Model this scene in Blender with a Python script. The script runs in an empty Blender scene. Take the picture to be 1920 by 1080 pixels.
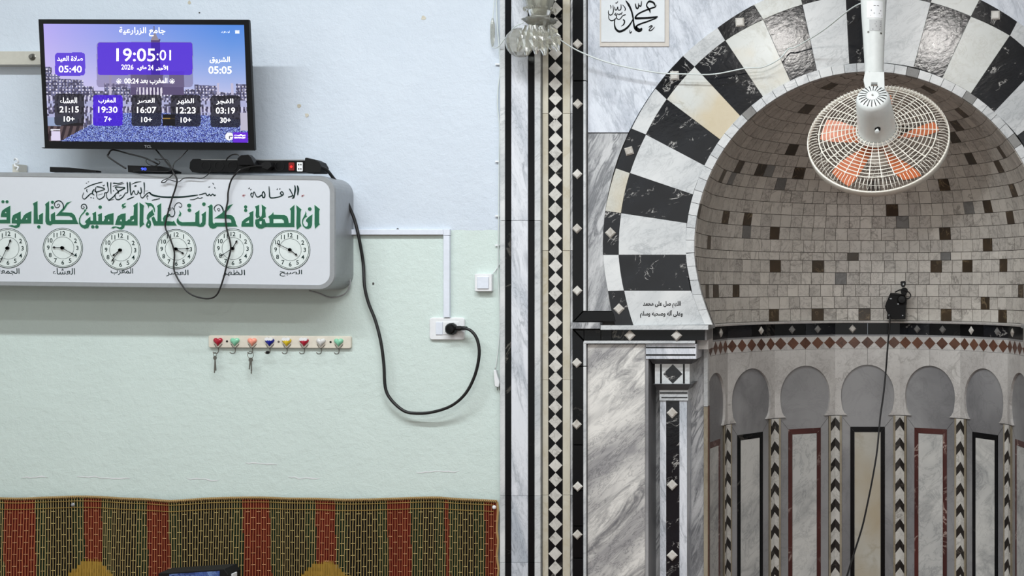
import bpy, math, random
import numpy as np
from mathutils import Vector
from mathutils.geometry import tessellate_polygon
random.seed(7)
rng = np.random.RandomState(5)
S = bpy.context.scene
COL = S.collection
# ------------------------------------------------------------------ camera, world, lights, exposure
H, D, F = 1.75, 4.5, 2250.0            # camera height, distance to the wall, focal length in px of a 1920 frame
CX, CY = 1625.0, 535.0                 # principal point
cam = bpy.data.cameras.new('camera')
cam.sensor_width = 36.0
cam.lens = F / 1920 * 36.0
cam.shift_x = (960 - CX) / 1920
cam.shift_y = -(540 - CY) / 1920
cam.clip_start = 0.05
camo = bpy.data.objects.new('camera', cam); COL.objects.link(camo)
camo.location = (0, -D, H); camo.rotation_euler = (math.pi / 2, 0, 0)
S.camera = camo
S.view_settings.view_transform = 'Standard'
S.view_settings.look = 'None'
S.view_settings.exposure = -0.02
S.view_settings.gamma = 1.0
S.view_settings.use_curve_mapping = False
w = bpy.data.worlds.new('world'); S.world = w; w.use_nodes = True
w.node_tree.nodes['Background'].inputs[0].default_value = (0.85, 0.92, 1.0, 1)
w.node_tree.nodes['Background'].inputs[1].default_value = 0.3

def area(name, loc, sx, sy, power, color, rot=(0, 0, 0)):
    l = bpy.data.lights.new(name, 'AREA'); l.shape = 'RECTANGLE'; l.size = sx; l.size_y = sy
    l.energy = power; l.color = color
    o = bpy.data.objects.new(name, l); COL.objects.link(o); o.location = loc; o.rotation_euler = rot
    return o
area('tube_light_row', (-2.0, -1.95, 3.93), 3.2, 0.12, 118, (0.92, 0.97, 1.0))
area('tube_light_row', (0.25, -2.75, 3.93), 2.0, 0.14, 72, (0.96, 0.97, 1.0))
area('tube_light_rear', (-0.75, -6.3, 3.93), 0.34, 1.3, 78, (1.0, 0.97, 0.93))
area('tube_light_rear', (0.62, -6.3, 3.93), 0.34, 1.3, 78, (1.0, 0.97, 0.93))
# broad fill light added behind the camera, no window stands there
area('front_fill_light', (-0.2, -8.8, 2.0), 7.6, 3.4, 62, (0.95, 0.98, 1.0), (math.pi / 2, 0, 0))

# ------------------------------------------------------------------ helpers
def lin(c):
    r = []
    for v in c[:3]:
        v = v / 255.0
        r.append(v / 12.92 if v <= 0.04045 else ((v + 0.055) / 1.055) ** 2.4)
    return (*r, 1.0)

def P(px, py, Y=0.0):
    k = (D + Y) / F
    return Vector(((px - CX) * k, Y, H + (CY - py) * k))

def proj(v):
    k = F / (D + v[1])
    return CX + v[0] * k, CY - (v[2] - H) * k

_world = {}
def wloc(o): return _world.get(o.name, Vector((0, 0, 0)))

def tag(o, label=None, cat=None, group=None, kind=None):
    if label: o['label'] = label
    if cat: o['category'] = cat
    if group: o['group'] = group
    if kind: o['kind'] = kind
    return o

def obj(name, verts, faces, mat=None, parent=None, smooth=False, colors=None, mats=None, midx=None, kind=None):
    """One mesh object; vertices come in world space, the origin goes to their middle."""
    V = np.array([tuple(v) for v in verts], dtype=float)
    c = (V.max(0) + V.min(0)) / 2
    me = bpy.data.meshes.new(name)
    me.from_pydata((V - c).tolist(), [], faces)
    if mats:
        for m in mats: me.materials.append(m)
        if midx is not None: me.polygons.foreach_set('material_index', midx)
    elif mat: me.materials.append(mat)
    if smooth: me.polygons.foreach_set('use_smooth', [True] * len(me.polygons))
    if colors is not None:
        a = me.color_attributes.new('Col', 'FLOAT_COLOR', 'CORNER')
        arr = np.zeros((len(me.loops), 4), dtype=np.float32); arr[:, 3] = 1
        k = 0
        for p, cc in zip(me.polygons, colors):
            arr[k:k + p.loop_total, :3] = cc[:3]; k += p.loop_total
        a.data.foreach_set('color', arr.ravel())
    me.update()
    o = bpy.data.objects.new(name, me); COL.objects.link(o)
    base = wloc(parent) if parent else Vector((0, 0, 0))
    o.location = Vector(c) - base
    _world[o.name] = Vector(c)
    if parent: o.parent = parent
    if kind: o['kind'] = kind
    return o

def empty(name, loc, label=None, cat=None, group=None, kind=None):
    o = bpy.data.objects.new(name, None); COL.objects.link(o); o.location = loc
    o.empty_display_size = 0.05
    _world[o.name] = Vector(loc)
    return tag(o, label, cat, group, kind)

class MB:
    def __init__(s): s.v = []; s.f = []; s.c = []; s.m = []
    def add(s, v, f, col=None, m=0):
        n = len(s.v); s.v += [tuple(x) for x in v]; s.f += [tuple(i + n for i in q) for q in f]
        s.c += [col] * len(f); s.m += [m] * len(f)
    def box(s, a, b, col=None, m=0):
        x0, y0, z0 = a; x1, y1, z1 = b
        s.add([(x0, y0, z0), (x1, y0, z0), (x1, y1, z0), (x0, y1, z0), (x0, y0, z1), (x1, y0, z1), (x1, y1, z1), (x0, y1, z1)],
              [(0, 3, 2, 1), (4, 5, 6, 7), (0, 1, 5, 4), (1, 2, 6, 5), (2, 3, 7, 6), (3, 0, 4, 7)], col, m)
    def build(s, name, mat=None, parent=None, smooth=False, mats=None, kind=None):
        return obj(name, s.v, s.f, mat, parent, smooth, s.c if s.c and s.c[0] is not None else None, mats, s.m if mats else None, kind)

def cw(pts):
    a = sum(pts[i][0] * pts[(i + 1) % len(pts)][1] - pts[(i + 1) % len(pts)][0] * pts[i][1] for i in range(len(pts)))
    return pts if a > 0 else pts[::-1]

def inset(pts, d):
    """Moves every edge of a polygon (px, y down) inwards by d."""
    pts = cw(pts); n = len(pts); out = []
    for i in range(n):
        a, b, c = Vector(pts[i - 1]), Vector(pts[i]), Vector(pts[(i + 1) % n])
        e1 = (b - a); e2 = (c - b)
        if e1.length < 1e-6 or e2.length < 1e-6: out.append(tuple(b)); continue
        n1 = Vector((-e1.y, e1.x)).normalized(); n2 = Vector((-e2.y, e2.x)).normalized()
        m = n1 + n2
        k = max(0.35, 1 + n1.dot(n2))
        out.append(tuple(b + m * (d / k)))
    return out

def mp0(Y): return lambda x, y, off=0.0: P(x, y, Y - off) if False else Vector(((x - CX) * D0(Y), Y - off, H + (CY - y) * D0(Y)))
def D0(Y): return (D + Y) / F

def prism(mb, loops, f, front, back, col=None, m=0, cham=0.0):
    """Extrudes a polygon (with holes). f(x, y, off) maps drawing px to the world, off is the height towards the room."""
    if cham and len(loops) == 1:
        o = cw(loops[0]); i = inset(o, cham); n = len(o)
        V = [f(x, y, front) for x, y in i] + [f(x, y, front - cham * 0.002) for x, y in o] + [f(x, y, back) for x, y in o]
        tri = tessellate_polygon([[Vector((x, y, 0)) for x, y in i]])
        Fc = [orient(t, i) for t in tri]
        for a in range(n):
            b = (a + 1) % n
            Fc.append((a, a + n, b + n, b)); Fc.append((a + n, a + 2 * n, b + 2 * n, b + n))
        mb.add(V, Fc, col, m); return
    pts = []; starts = []
    for k, L in enumerate(loops):
        L = cw(L) if k == 0 else cw(L)[::-1]
        starts.append(len(pts)); pts += L
    starts.append(len(pts)); n = len(pts)
    tri = tessellate_polygon([[Vector((x, y, 0)) for x, y in pts[starts[k]:starts[k + 1]]] for k in range(len(loops))])
    V = [f(x, y, front) for x, y in pts] + [f(x, y, back) for x, y in pts]
    Fc = [orient(t, pts) for t in tri]
    for k in range(len(loops)):
        s, e = starts[k], starts[k + 1]
        for a in range(s, e):
            b = a + 1 if a + 1 < e else s
            Fc.append((a, a + n, b + n, b))
    mb.add(V, Fc, col, m)

def orient(t, pts):
    a, b, c = (pts[i] for i in t)
    s = (b[0] - a[0]) * (c[1] - a[1]) - (c[0] - a[0]) * (b[1] - a[1])
    return tuple(t) if s < 0 else tuple(reversed(t))

def flat(Y=0.0):
    k = D0(Y)
    return lambda x, y, off=0.0: Vector(((x - CX) * k, Y - off, H + (CY - y) * k))

def slab(name, pts, mat, parent=None, f=None, front=0.0, back=-0.02, cham=0.5, gap=0.35, holes=None, kind=None):
    f = f or flat(0)
    mb = MB(); pts = [tuple(p) for p in pts]
    if gap: pts = inset(pts, gap)
    if holes: prism(mb, [pts] + holes, f, front, back)
    else: prism(mb, [pts], f, front, back, cham=cham)
    return mb.build(name, mat, parent, kind=kind)

def rect(x0, y0, x1, y1): return [(x0, y0), (x1, y0), (x1, y1), (x0, y1)]

def rrect(x0, y0, x1, y1, r, n=5):
    out = []
    for cx, cy, a in ((x1 - r, y1 - r, 0), (x0 + r, y1 - r, 90), (x0 + r, y0 + r, 180), (x1 - r, y0 + r, 270)):
        for k in range(n + 1):
            t = math.radians(a + 90 * k / n); out.append((cx + r * math.cos(t), cy + r * math.sin(t)))
    return out

def circ(cx, cy, r, n=16, ry=None): return [(cx + r * math.cos(2 * math.pi * k / n), cy + (ry or r) * math.sin(2 * math.pi * k / n)) for k in range(n)]

def catmull(pts, sub=5):
    pts = [Vector(p) for p in pts]
    if len(pts) < 3: return pts
    q = [pts[0] * 2 - pts[1]] + pts + [pts[-1] * 2 - pts[-2]]
    out = []
    for i in range(1, len(q) - 2):
        a, b, c, d = q[i - 1:i + 3]
        for k in range(sub):
            t = k / sub
            out.append(0.5 * (2 * b + (c - a) * t + (2 * a - 5 * b + 4 * c - d) * t * t + (3 * b - a - 3 * c + d) * t ** 3))
    return out + [pts[-1]]

def tube(mb, pts, r, n=8, sub=5, col=None, closed=False, m=0):
    pts = catmull(pts, sub) if sub > 1 else [Vector(p) for p in pts]
    if closed: pts = pts[:-1] if (pts[0] - pts[-1]).length < 1e-6 else pts
    V = []; up = None; N = len(pts)
    for i, p in enumerate(pts):
        if closed: t = (pts[(i + 1) % N] - pts[i - 1])
        else: t = pts[min(i + 1, N - 1)] - pts[max(i - 1, 0)]
        if t.length < 1e-9: t = Vector((0, 0, 1))
        t.normalize()
        if up is None: up = t.orthogonal().normalized()
        up = (up - t * up.dot(t))
        up = up.normalized() if up.length > 1e-6 else t.orthogonal().normalized()
        sd = t.cross(up)
        rr = r[min(int(i * len(r) / N), len(r) - 1)] if isinstance(r, (list, tuple)) else r
        for k in range(n):
            a = 2 * math.pi * k / n
            V.append(p + (up * math.cos(a) + sd * math.sin(a)) * rr)
    Fc = []
    for i in range(N if closed else N - 1):
        j = (i + 1) % N
        for k in range(n):
            l = (k + 1) % n
            Fc.append((i * n + k, i * n + l, j * n + l, j * n + k))
    if not closed:
        Fc.append(tuple(range(n))[::-1]); Fc.append(tuple((N - 1) * n + k for k in range(n)))
    mb.add(V, Fc, col, m)

def lathe(mb, prof, M, n=24, col=None, m=0, closed=False, mod=None):
    """prof: (radius, height) list; M(x, y, z) -> world."""
    V = []; N = len(prof)
    for r, z in prof:
        for k in range(n):
            a = 2 * math.pi * k / n
            q = mod(a, r, z) if mod else 1.0
            V.append(M(r * q * math.cos(a), r * q * math.sin(a), z))
    Fc = []
    for i in range(N if closed else N - 1):
        j = (i + 1) % N
        for k in range(n):
            l = (k + 1) % n
            Fc.append((i * n + k, j * n + k, j * n + l, i * n + l))
    if not closed:
        if prof[0][0] > 1e-5: Fc.append(tuple(range(n)))
        if prof[-1][0] > 1e-5: Fc.append(tuple((N - 1) * n + k for k in range(n))[::-1])
    mb.add(V, Fc, col, m)

def stroke(mb, pts, wd, f, off=0.0006, sub=4, th=0.0008, col=None):
    """Brush stroke of width wd (px, number or list) along px points, as a thin raised strip."""
    q = catmull([(x, y, 0) for x, y in pts], sub) if sub > 1 else [Vector((x, y, 0)) for x, y in pts]
    N = len(q); L = []; R = []
    for i, p in enumerate(q):
        t = q[min(i + 1, N - 1)] - q[max(i - 1, 0)]
        t = t.normalized() if t.length > 1e-9 else Vector((1, 0, 0))
        nrm = Vector((-t.y, t.x, 0))
        if isinstance(wd, (list, tuple)):
            u = i / max(1, N - 1) * (len(wd) - 1); a = int(min(u, len(wd) - 2)); ww = wd[a] * (1 - u + a) + wd[a + 1] * (u - a)
        else: ww = wd
        if i in (0, N - 1): ww *= 0.6
        L.append(p + nrm * ww / 2); R.append(p - nrm * ww / 2)
    V = [f(p.x, p.y, off + th) for p in L] + [f(p.x, p.y, off + th) for p in R]
    mb.add(V, [(i, i + 1, N + i + 1, N + i) for i in range(N - 1)], col)

# Arabic shaping to presentation forms
_AR = {'ا': (0xFE8D, 2), 'أ': (0xFE83, 2), 'آ': (0xFE81, 2), 'إ': (0xFE87, 2), 'ب': (0xFE8F, 4), 'ة': (0xFE93, 2), 'ت': (0xFE95, 4), 'ج': (0xFE9D, 4),
       'ح': (0xFEA1, 4), 'د': (0xFEA9, 2), 'ر': (0xFEAD, 2), 'ز': (0xFEAF, 2), 'س': (0xFEB1, 4), 'ش': (0xFEB5, 4), 'ص': (0xFEB9, 4), 'ظ': (0xFEC5, 4),
       'ع': (0xFEC9, 4), 'غ': (0xFECD, 4), 'ف': (0xFED1, 4), 'ق': (0xFED5, 4), 'ل': (0xFEDD, 4), 'م': (0xFEE1, 4), 'ن': (0xFEE5, 4), 'ه': (0xFEE9, 4),
       'و': (0xFEED, 2), 'ى': (0xFEEF, 2), 'ي': (0xFEF1, 4), 'ء': (0xFE80, 1)}
_LA = {'ا': 0xFEFB, 'أ': 0xFEF7, 'آ': 0xFEF5}
def arabic(s):
    words = []
    for wd in s.split(' '):
        if not any(c in _AR for c in wd): words.append(wd); continue
        it = []; i = 0
        tail = ''
        while i < len(wd):
            c = wd[i]
            if c == 'ل' and i + 1 < len(wd) and wd[i + 1] in _LA: it.append((_LA[wd[i + 1]], 2)); i += 2; continue
            if c in _AR: it.append(_AR[c])
            else: tail += c
            i += 1
        out = []
        for k, (cp, n) in enumerate(it):
            prev = k > 0 and it[k - 1][1] == 4 and n > 1
            nxt = n == 4 and k + 1 < len(it) and it[k + 1][1] > 1
            out.append(chr(cp + (3 if prev and nxt else 2 if nxt else 1 if prev else 0)))
        words.append(tail + ''.join(reversed(out)))
    return ' '.join(reversed(words))

_tc = {}
def text2d(body, bold=0.0):
    key = (body, bold)
    if key in _tc: return _tc[key]
    c = bpy.data.curves.new('t', 'FONT'); c.body = body; c.offset = bold; c.resolution_u = 3
    o = bpy.data.objects.new('t', c); COL.objects.link(o)
    bpy.context.view_layer.update()
    me = o.evaluated_get(bpy.context.evaluated_depsgraph_get()).to_mesh()
    v = [(p.co.x, p.co.y) for p in me.vertices]; fc = [tuple(p.vertices) for p in me.polygons]
    o.to_mesh_clear(); COL.objects.unlink(o); bpy.data.objects.remove(o); bpy.data.curves.remove(c)
    _tc[key] = (v, fc); return _tc[key]

def text(mb, body, cx, cy, wpx=None, hpx=None, f=None, off=0.001, bold=0.0, col=None, rot=0.0):
    """Text centred on (cx, cy) and fitted to the given px width and/or height."""
    v, fc = text2d(body, bold)
    if not v: return
    xs = [a for a, b in v]; ys = [b for a, b in v]
    w0 = max(xs) - min(xs); h0 = max(ys) - min(ys); mx = (max(xs) + min(xs)) / 2; my = (max(ys) + min(ys)) / 2
    sx = (wpx / w0) if wpx else None; sy = (hpx / h0) if hpx else None
    sx = sx or sy; sy = sy or sx
    cr, sr = math.cos(rot), math.sin(rot)
    V = []
    for a, b in v:
        x = (a - mx) * sx; y = -(b - my) * sy
        V.append(f(cx + x * cr - y * sr, cy + x * sr + y * cr, off))
    mb.add(V, fc, col)

# ------------------------------------------------------------------ materials
def newmat(name):
    m = bpy.data.materials.new(name); m.use_nodes = True
    nt = m.node_tree; b = nt.nodes['Principled BSDF']
    return m, nt, b

def coords(nt, per_island=False, scale=(1, 1, 1), rot=(0, 0, 0), rand=9.0):
    g = nt.nodes.new('ShaderNodeNewGeometry'); oi = nt.nodes.new('ShaderNodeObjectInfo')
    r = nt.nodes.new('ShaderNodeMath'); r.operation = 'ADD'
    nt.links.new(oi.outputs['Random'], r.inputs[0])
    if per_island: nt.links.new(g.outputs['Random Per Island'], r.inputs[1])
    else: r.inputs[1].default_value = 0
    ml = nt.nodes.new('ShaderNodeVectorMath'); ml.operation = 'SCALE'; ml.inputs[0].default_value = (rand, rand * 0.7, rand * 1.3)
    nt.links.new(r.outputs[0], ml.inputs['Scale'])
    mp = nt.nodes.new('ShaderNodeMapping'); mp.inputs['Rotation'].default_value = rot; mp.inputs['Scale'].default_value = scale
    # rotate first, stretch second
    mp.vector_type = 'TEXTURE' if False else 'POINT'
    mr = nt.nodes.new('ShaderNodeMapping'); mr.inputs['Rotation'].default_value = rot
    mp.inputs['Rotation'].default_value = (0, 0, 0)
    nt.links.new(g.outputs['Position'], mr.inputs['Vector'])
    nt.links.new(mr.outputs[0], mp.inputs['Vector'])
    ad = nt.nodes.new('ShaderNodeVectorMath'); ad.operation = 'ADD'
    nt.links.new(mp.outputs[0], ad.inputs[0]); nt.links.new(ml.outputs[0], ad.inputs[1])
    return ad.outputs[0], r.outputs[0]

def noise(nt, vec, scale, detail=5, dist=0.0, rough=0.55):
    n = nt.nodes.new('ShaderNodeTexNoise'); n.inputs['Scale'].default_value = scale; n.inputs['Detail'].default_value = detail
    n.inputs['Distortion'].default_value = dist; n.inputs['Roughness'].default_value = rough
    nt.links.new(vec, n.inputs['Vector']); return n.outputs['Fac']

def ramp(nt, fac, stops):
    r = nt.nodes.new('ShaderNodeValToRGB'); e = r.color_ramp.elements
    while len(e) < len(stops): e.new(0.5)
    for k, (p, c) in enumerate(stops):
        e[k].position = p; e[k].color = c if isinstance(c, tuple) else (c, c, c, 1)
    nt.links.new(fac, r.inputs[0]); return r.outputs[0]

def mix(nt, fac, a, b, mode='MIX'):
    m = nt.nodes.new('ShaderNodeMix'); m.data_type = 'RGBA'; m.blend_type = mode
    for sk, v in ((m.inputs[0], fac), (m.inputs[6], a), (m.inputs[7], b)):
        if hasattr(v, 'node'): nt.links.new(v, sk)
        else: sk.default_value = v
    return m.outputs[2]

def bump(nt, b, h, strength=0.3, dist=0.002):
    n = nt.nodes.new('ShaderNodeBump'); n.inputs['Strength'].default_value = strength; n.inputs['Distance'].default_value = dist
    nt.links.new(h, n.inputs['Height']); nt.links.new(n.outputs[0], b.inputs['Normal'])

def plain(name, c, rough=0.5, metal=0.0, spec=0.5, emit=0.0, trans=0.0, vary=0.04):
    m, nt, b = newmat(name)
    b.inputs['Base Color'].default_value = lin(c); b.inputs['Roughness'].default_value = rough
    b.inputs['Metallic'].default_value = metal; b.inputs['Specular IOR Level'].default_value = spec
    b.inputs['Transmission Weight'].default_value = trans
    if emit: b.inputs['Emission Color'].default_value = lin(c); b.inputs['Emission Strength'].default_value = emit
    vec, _ = coords(nt, rand=3.0)
    n = noise(nt, vec, 60, 3)
    col = mix(nt, n, lin([v * (1 - vary) for v in c]), lin([min(255, v * (1 + vary)) for v in c]))
    nt.links.new(col, b.inputs['Base Color'])
    return m

def marble(name, base, cloud, vein, scale=6.0, stretch=(1, 1, 1), rot=(0, 0, 0), vw=0.02, va=0.7, rough=0.22, dist=0.8,
           cl=(0.35, 0.7), island=False, vary=0.0, bmp=0.06, mask=(0.45, 0.62), stain=None):
    m, nt, b = newmat(name)
    vec, rnd = coords(nt, island, stretch, rot)
    n1 = noise(nt, vec, scale, 8, dist, 0.6)
    n2 = noise(nt, vec, scale * 0.55, 5, dist * 0.6, 0.5)
    n3 = noise(nt, vec, scale * 0.8, 3, 0)
    col = ramp(nt, n2, [(cl[0], lin(base)), (cl[1], lin(cloud))])
    vr = ramp(nt, n1, [(0.0, 0.0), (0.5 - vw * 2.5, 0.0), (0.5, 1.0), (0.5 + vw * 2.5, 0.0), (1.0, 0.0)])
    mk = ramp(nt, n3, [(mask[0], 0.0), (mask[1], va)])
    fac = mix(nt, 1.0, vr, mk, 'MULTIPLY')
    col = mix(nt, fac, col, lin(vein))
    n5 = noise(nt, vec, scale * 2.7, 9, dist * 1.2, 0.68)
    fv = ramp(nt, n5, [(0.0, 0.0), (0.47, 0.0), (0.5, min(1.0, va * 0.9)), (0.53, 0.0), (1.0, 0.0)])
    if max(base) > 100: col = mix(nt, mix(nt, 1.0, fv, ramp(nt, n2, [(0.35, 0.15), (0.6, 1.0)]), 'MULTIPLY'), col, lin(vein))
    if stain:
        n4 = noise(nt, vec, scale * 0.35, 4)
        col = mix(nt, ramp(nt, n4, [(0.54, 0.0), (0.68, 0.75)]), col, lin(stain))
    if vary:
        wn = nt.nodes.new('ShaderNodeTexWhiteNoise'); wn.noise_dimensions = '1D'; nt.links.new(rnd, wn.inputs['W'])
        v = ramp(nt, wn.outputs['Value'], [(0.0, 1.0 - vary), (1.0, 1.0)])
        col = mix(nt, 1.0, col, v, 'MULTIPLY')
    nt.links.new(col, b.inputs['Base Color'])
    b.inputs['Roughness'].default_value = rough
    if bmp: bump(nt, b, noise(nt, vec, scale * 3.0, 4), bmp, 0.004)
    return m

def colattr(name, rough=0.7, emit=0.0, bmp=0.0):
    m, nt, b = newmat(name)
    a = nt.nodes.new('ShaderNodeVertexColor'); a.layer_name = 'Col'
    if emit:
        b.inputs['Base Color'].default_value = (0.01, 0.01, 0.01, 1)
        nt.links.new(a.outputs[0], b.inputs['Emission Color']); b.inputs['Emission Strength'].default_value = emit
    else: nt.links.new(a.outputs[0], b.inputs['Base Color'])
    b.inputs['Roughness'].default_value = rough; b.inputs['Specular IOR Level'].default_value = 0.1
    return m

M = {}
M['white'] = marble('white_marble', (214, 216, 216), (186, 190, 192), (140, 144, 148), 5, (1, 1, 2.2), (0, 0.6, 0), 0.012, 0.5, rough=0.2, vary=0.07)
M['white_v'] = marble('white_marble_streaked_upright', (215, 218, 224), (168, 175, 184), (122, 128, 136), 7, (2.6, 2.6, 0.7), (0, 0.22, 0), 0.02, 0.7, rough=0.25, cl=(0.42, 0.68))
M['cool'] = marble('cool_white_marble', (212, 217, 225), (184, 190, 200), (140, 147, 158), 12, (2.4, 1, 0.7), (0, 0.36, 0), 0.025, 0.55, rough=0.25, cl=(0.42, 0.7), mask=(0.42, 0.58), dist=0.5)
M['arabescato'] = marble('grey_veined_marble', (222, 220, 215), (146, 145, 146), (98, 98, 102), 5.0, (0.6, 1, 2.6), (0, 0.72, 0), 0.035, 0.9, rough=0.25, dist=1.6, cl=(0.42, 0.66))
M['streak'] = marble('grey_streaked_marble', (196, 197, 198), (138, 140, 143), (108, 110, 114), 6, (3.4, 1, 0.6), (0, -0.4, 0), 0.03, 0.95, mask=(0.38, 0.52), rough=0.25, dist=1.2, cl=(0.4, 0.66))
M['cream'] = marble('cream_stained_marble', (205, 208, 205), (190, 193, 188), (160, 158, 146), 6, (1, 1, 1), (0, 0.3, 0), 0.015, 0.5, rough=0.2, stain=(200, 184, 150), vary=0.05)
M['black'] = marble('black_marble', (17, 18, 22), (26, 28, 33), (200, 198, 194), 15, (1, 1, 1.5), (0, 0.5, 0), 0.007, 0.9, rough=0.11, mask=(0.55, 0.62), bmp=0.07)
M['black'].node_tree.nodes['Principled BSDF'].inputs['Specular IOR Level'].default_value = 0.4
M['jet'] = marble('plain_black_marble', (10, 11, 13), (18, 19, 21), (130, 126, 118), 3, (1, 1, 1), (0, 0.6, 0), 0.004, 0.5, rough=0.2, mask=(0.56, 0.66))
M['jet'].node_tree.nodes['Principled BSDF'].inputs['Specular IOR Level'].default_value = 0.22
M['beige'] = marble('beige_limestone', (197, 193, 179), (178, 172, 155), (165, 152, 122), 8, (1, 1, 0.8), (0, 0, 0), 0.02, 0.5, rough=0.35)
M['dbeige'] = marble('dull_beige_stone', (162, 153, 134), (140, 130, 110), (108, 98, 80), 8, (1, 1, 0.8), (0, 0, 0), 0.02, 0.5, rough=0.4)
M['studs'] = marble('pale_stud_marble', (212, 210, 204), (188, 184, 176), (150, 140, 128), 14, rough=0.3, vary=0.12)
M['grey'] = marble('plain_grey_marble', (154, 154, 155), (126, 126, 128), (104, 104, 106), 3.0, (1, 1, 0.9), (0, 0.4, 0), 0.05, 0.5, rough=0.35, dist=0.6, cl=(0.42, 0.6), bmp=0.02)
M['dgrey'] = marble('dark_grey_marble', (92, 94, 97), (76, 78, 81), (60, 61, 63), 3.0, (1, 1, 0.9), (0, 0.4, 0), 0.05, 0.35, rough=0.35, dist=0.3, bmp=0.02)
M['plate'] = marble('niche_white_marble', (210, 208, 204), (184, 181, 178), (138, 134, 130), 7, (1.2, 1, 1.2), (0, 0.5, 0), 0.015, 0.55, rough=0.3)
M['panel'] = marble('niche_panel_marble', (206, 206, 202), (168, 170, 170), (120, 122, 124), 4.0, (0.8, 1, 1.5), (0, 0.8, 0), 0.04, 0.6, rough=0.25, dist=0.8, cl=(0.45, 0.75))
M['onyx'] = marble('yellowed_panel_marble', (188, 186, 176), (172, 169, 158), (150, 138, 112), 3.5, (1, 1, 1), (0, 0.8, 0), 0.02, 0.4, rough=0.25, stain=(168, 146, 104))
M['red'] = marble('red_marble', (84, 42, 38), (66, 34, 32), (196, 176, 166), 9, (1, 1, 1.2), (0, 0.6, 0), 0.012, 0.8, rough=0.3, mask=(0.5, 0.62))
M['rust'] = marble('rust_brown_marble', (114, 76, 58), (90, 60, 46), (70, 40, 30), 14, rough=0.4, vary=0.25)
M['brown'] = marble('dark_brown_marble', (72, 58, 42), (52, 43, 33), (150, 130, 100), 16, vw=0.012, rough=0.3, vary=0.2)
M['tile'] = marble('mosaic_tile_marble', (212, 207, 198), (192, 187, 180), (104, 98, 92), 7, (1, 1, 1), (0, 0.5, 0), 0.012, 0.65, rough=0.32, island=True, vary=0.16, bmp=0.1)
M['tileg'] = marble('grey_mosaic_marble', (132, 132, 130), (116, 115, 113), (96, 94, 92), 9, rough=0.35, vary=0.15)
M['grout'] = plain('grey_grout', (120, 115, 109), 0.85)
M['joint'] = plain('dark_joint_mortar', (66, 64, 62), 0.9)
M['chip_w'] = marble('chevron_white_marble', (208, 206, 200), (190, 188, 182), (120, 116, 110), 14, vw=0.01, rough=0.3, vary=0.08)
M['chip_b'] = marble('chevron_black_marble', (30, 26, 24), (38, 34, 31), (120, 112, 104), 14, vw=0.006, rough=0.3, vary=0.1)
M['ink'] = plain('black_paint', (8, 11, 13), 0.6, spec=0.08)
M['inkg'] = plain('dark_green_ink', (14, 38, 36), 0.6, spec=0.1)
M['green'] = plain('green_letter_film', (26, 92, 66), 0.4)
M['gedge'] = plain('pale_green_backing_film', (196, 216, 208), 0.4)
M['face'] = plain('white_sign_face', (200, 204, 210), 0.22, vary=.01)
M['silver'] = plain('satin_aluminium', (158, 161, 164), 0.38, 0.45)
M['pvc'] = plain('white_plastic', (222, 224, 226), 0.35)
M['pvcb'] = plain('bluish_white_trunking', (214, 220, 230), 0.45)
M['blackp'] = plain('black_plastic', (11, 11, 13), 0.3, spec=0.25)
M['rubber'] = plain('black_cable_rubber', (15, 15, 16), 0.45)
M['matte'] = plain('matt_black_plastic', (14, 14, 15), 0.6, spec=0.25)
M['beigem'] = plain('beige_painted_metal', (186, 184, 174), 0.5)
M['whitec'] = plain('white_cable', (206, 214, 212), 0.5)
M['steel'] = plain('dull_steel', (120, 118, 112), 0.35, 0.8)
M['fanw'] = plain('white_fan_plastic', (206, 210, 208), 0.3)
M['fang'] = plain('white_guard_plastic', (222, 219, 208), 0.4)
M['blade'] = plain('orange_blade_plastic', (196, 108, 66), 0.35)
M['label'] = plain('silver_label', (176, 178, 178), 0.4)
M['textg'] = plain('grey_print', (110, 110, 112), 0.6)
M['board'] = plain('cream_lacquered_wood', (212, 206, 192), 0.35)
M['col'] = colattr('coloured_straw', 0.75)
M['screen'] = colattr('screen_picture', 0.2, 1.0)
M['led_b'] = plain('blue_display', (60, 80, 255), 0.4, emit=2.0)
M['led_r'] = plain('red_neon_switch', (255, 30, 30), 0.4, emit=1.2)
M['darkred'] = plain('dark_red_rocker', (120, 16, 18), 0.3)
M['scrw'] = plain('screen_white', (250, 250, 255), 0.4, emit=1.0)
M['glass'] = plain('pressed_glass', (214, 214, 204), 0.10, trans=0.85)
M['ball'] = plain('silvered_glass', (150, 150, 143), 0.22, 0.35)
M['ballg'] = plain('clear_faceted_glass', (206, 206, 198), 0.06, trans=0.75)
M['bluebook'] = marble('blue_print', (58, 86, 160), (28, 40, 84), (130, 160, 210), 20, rough=0.3)

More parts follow.
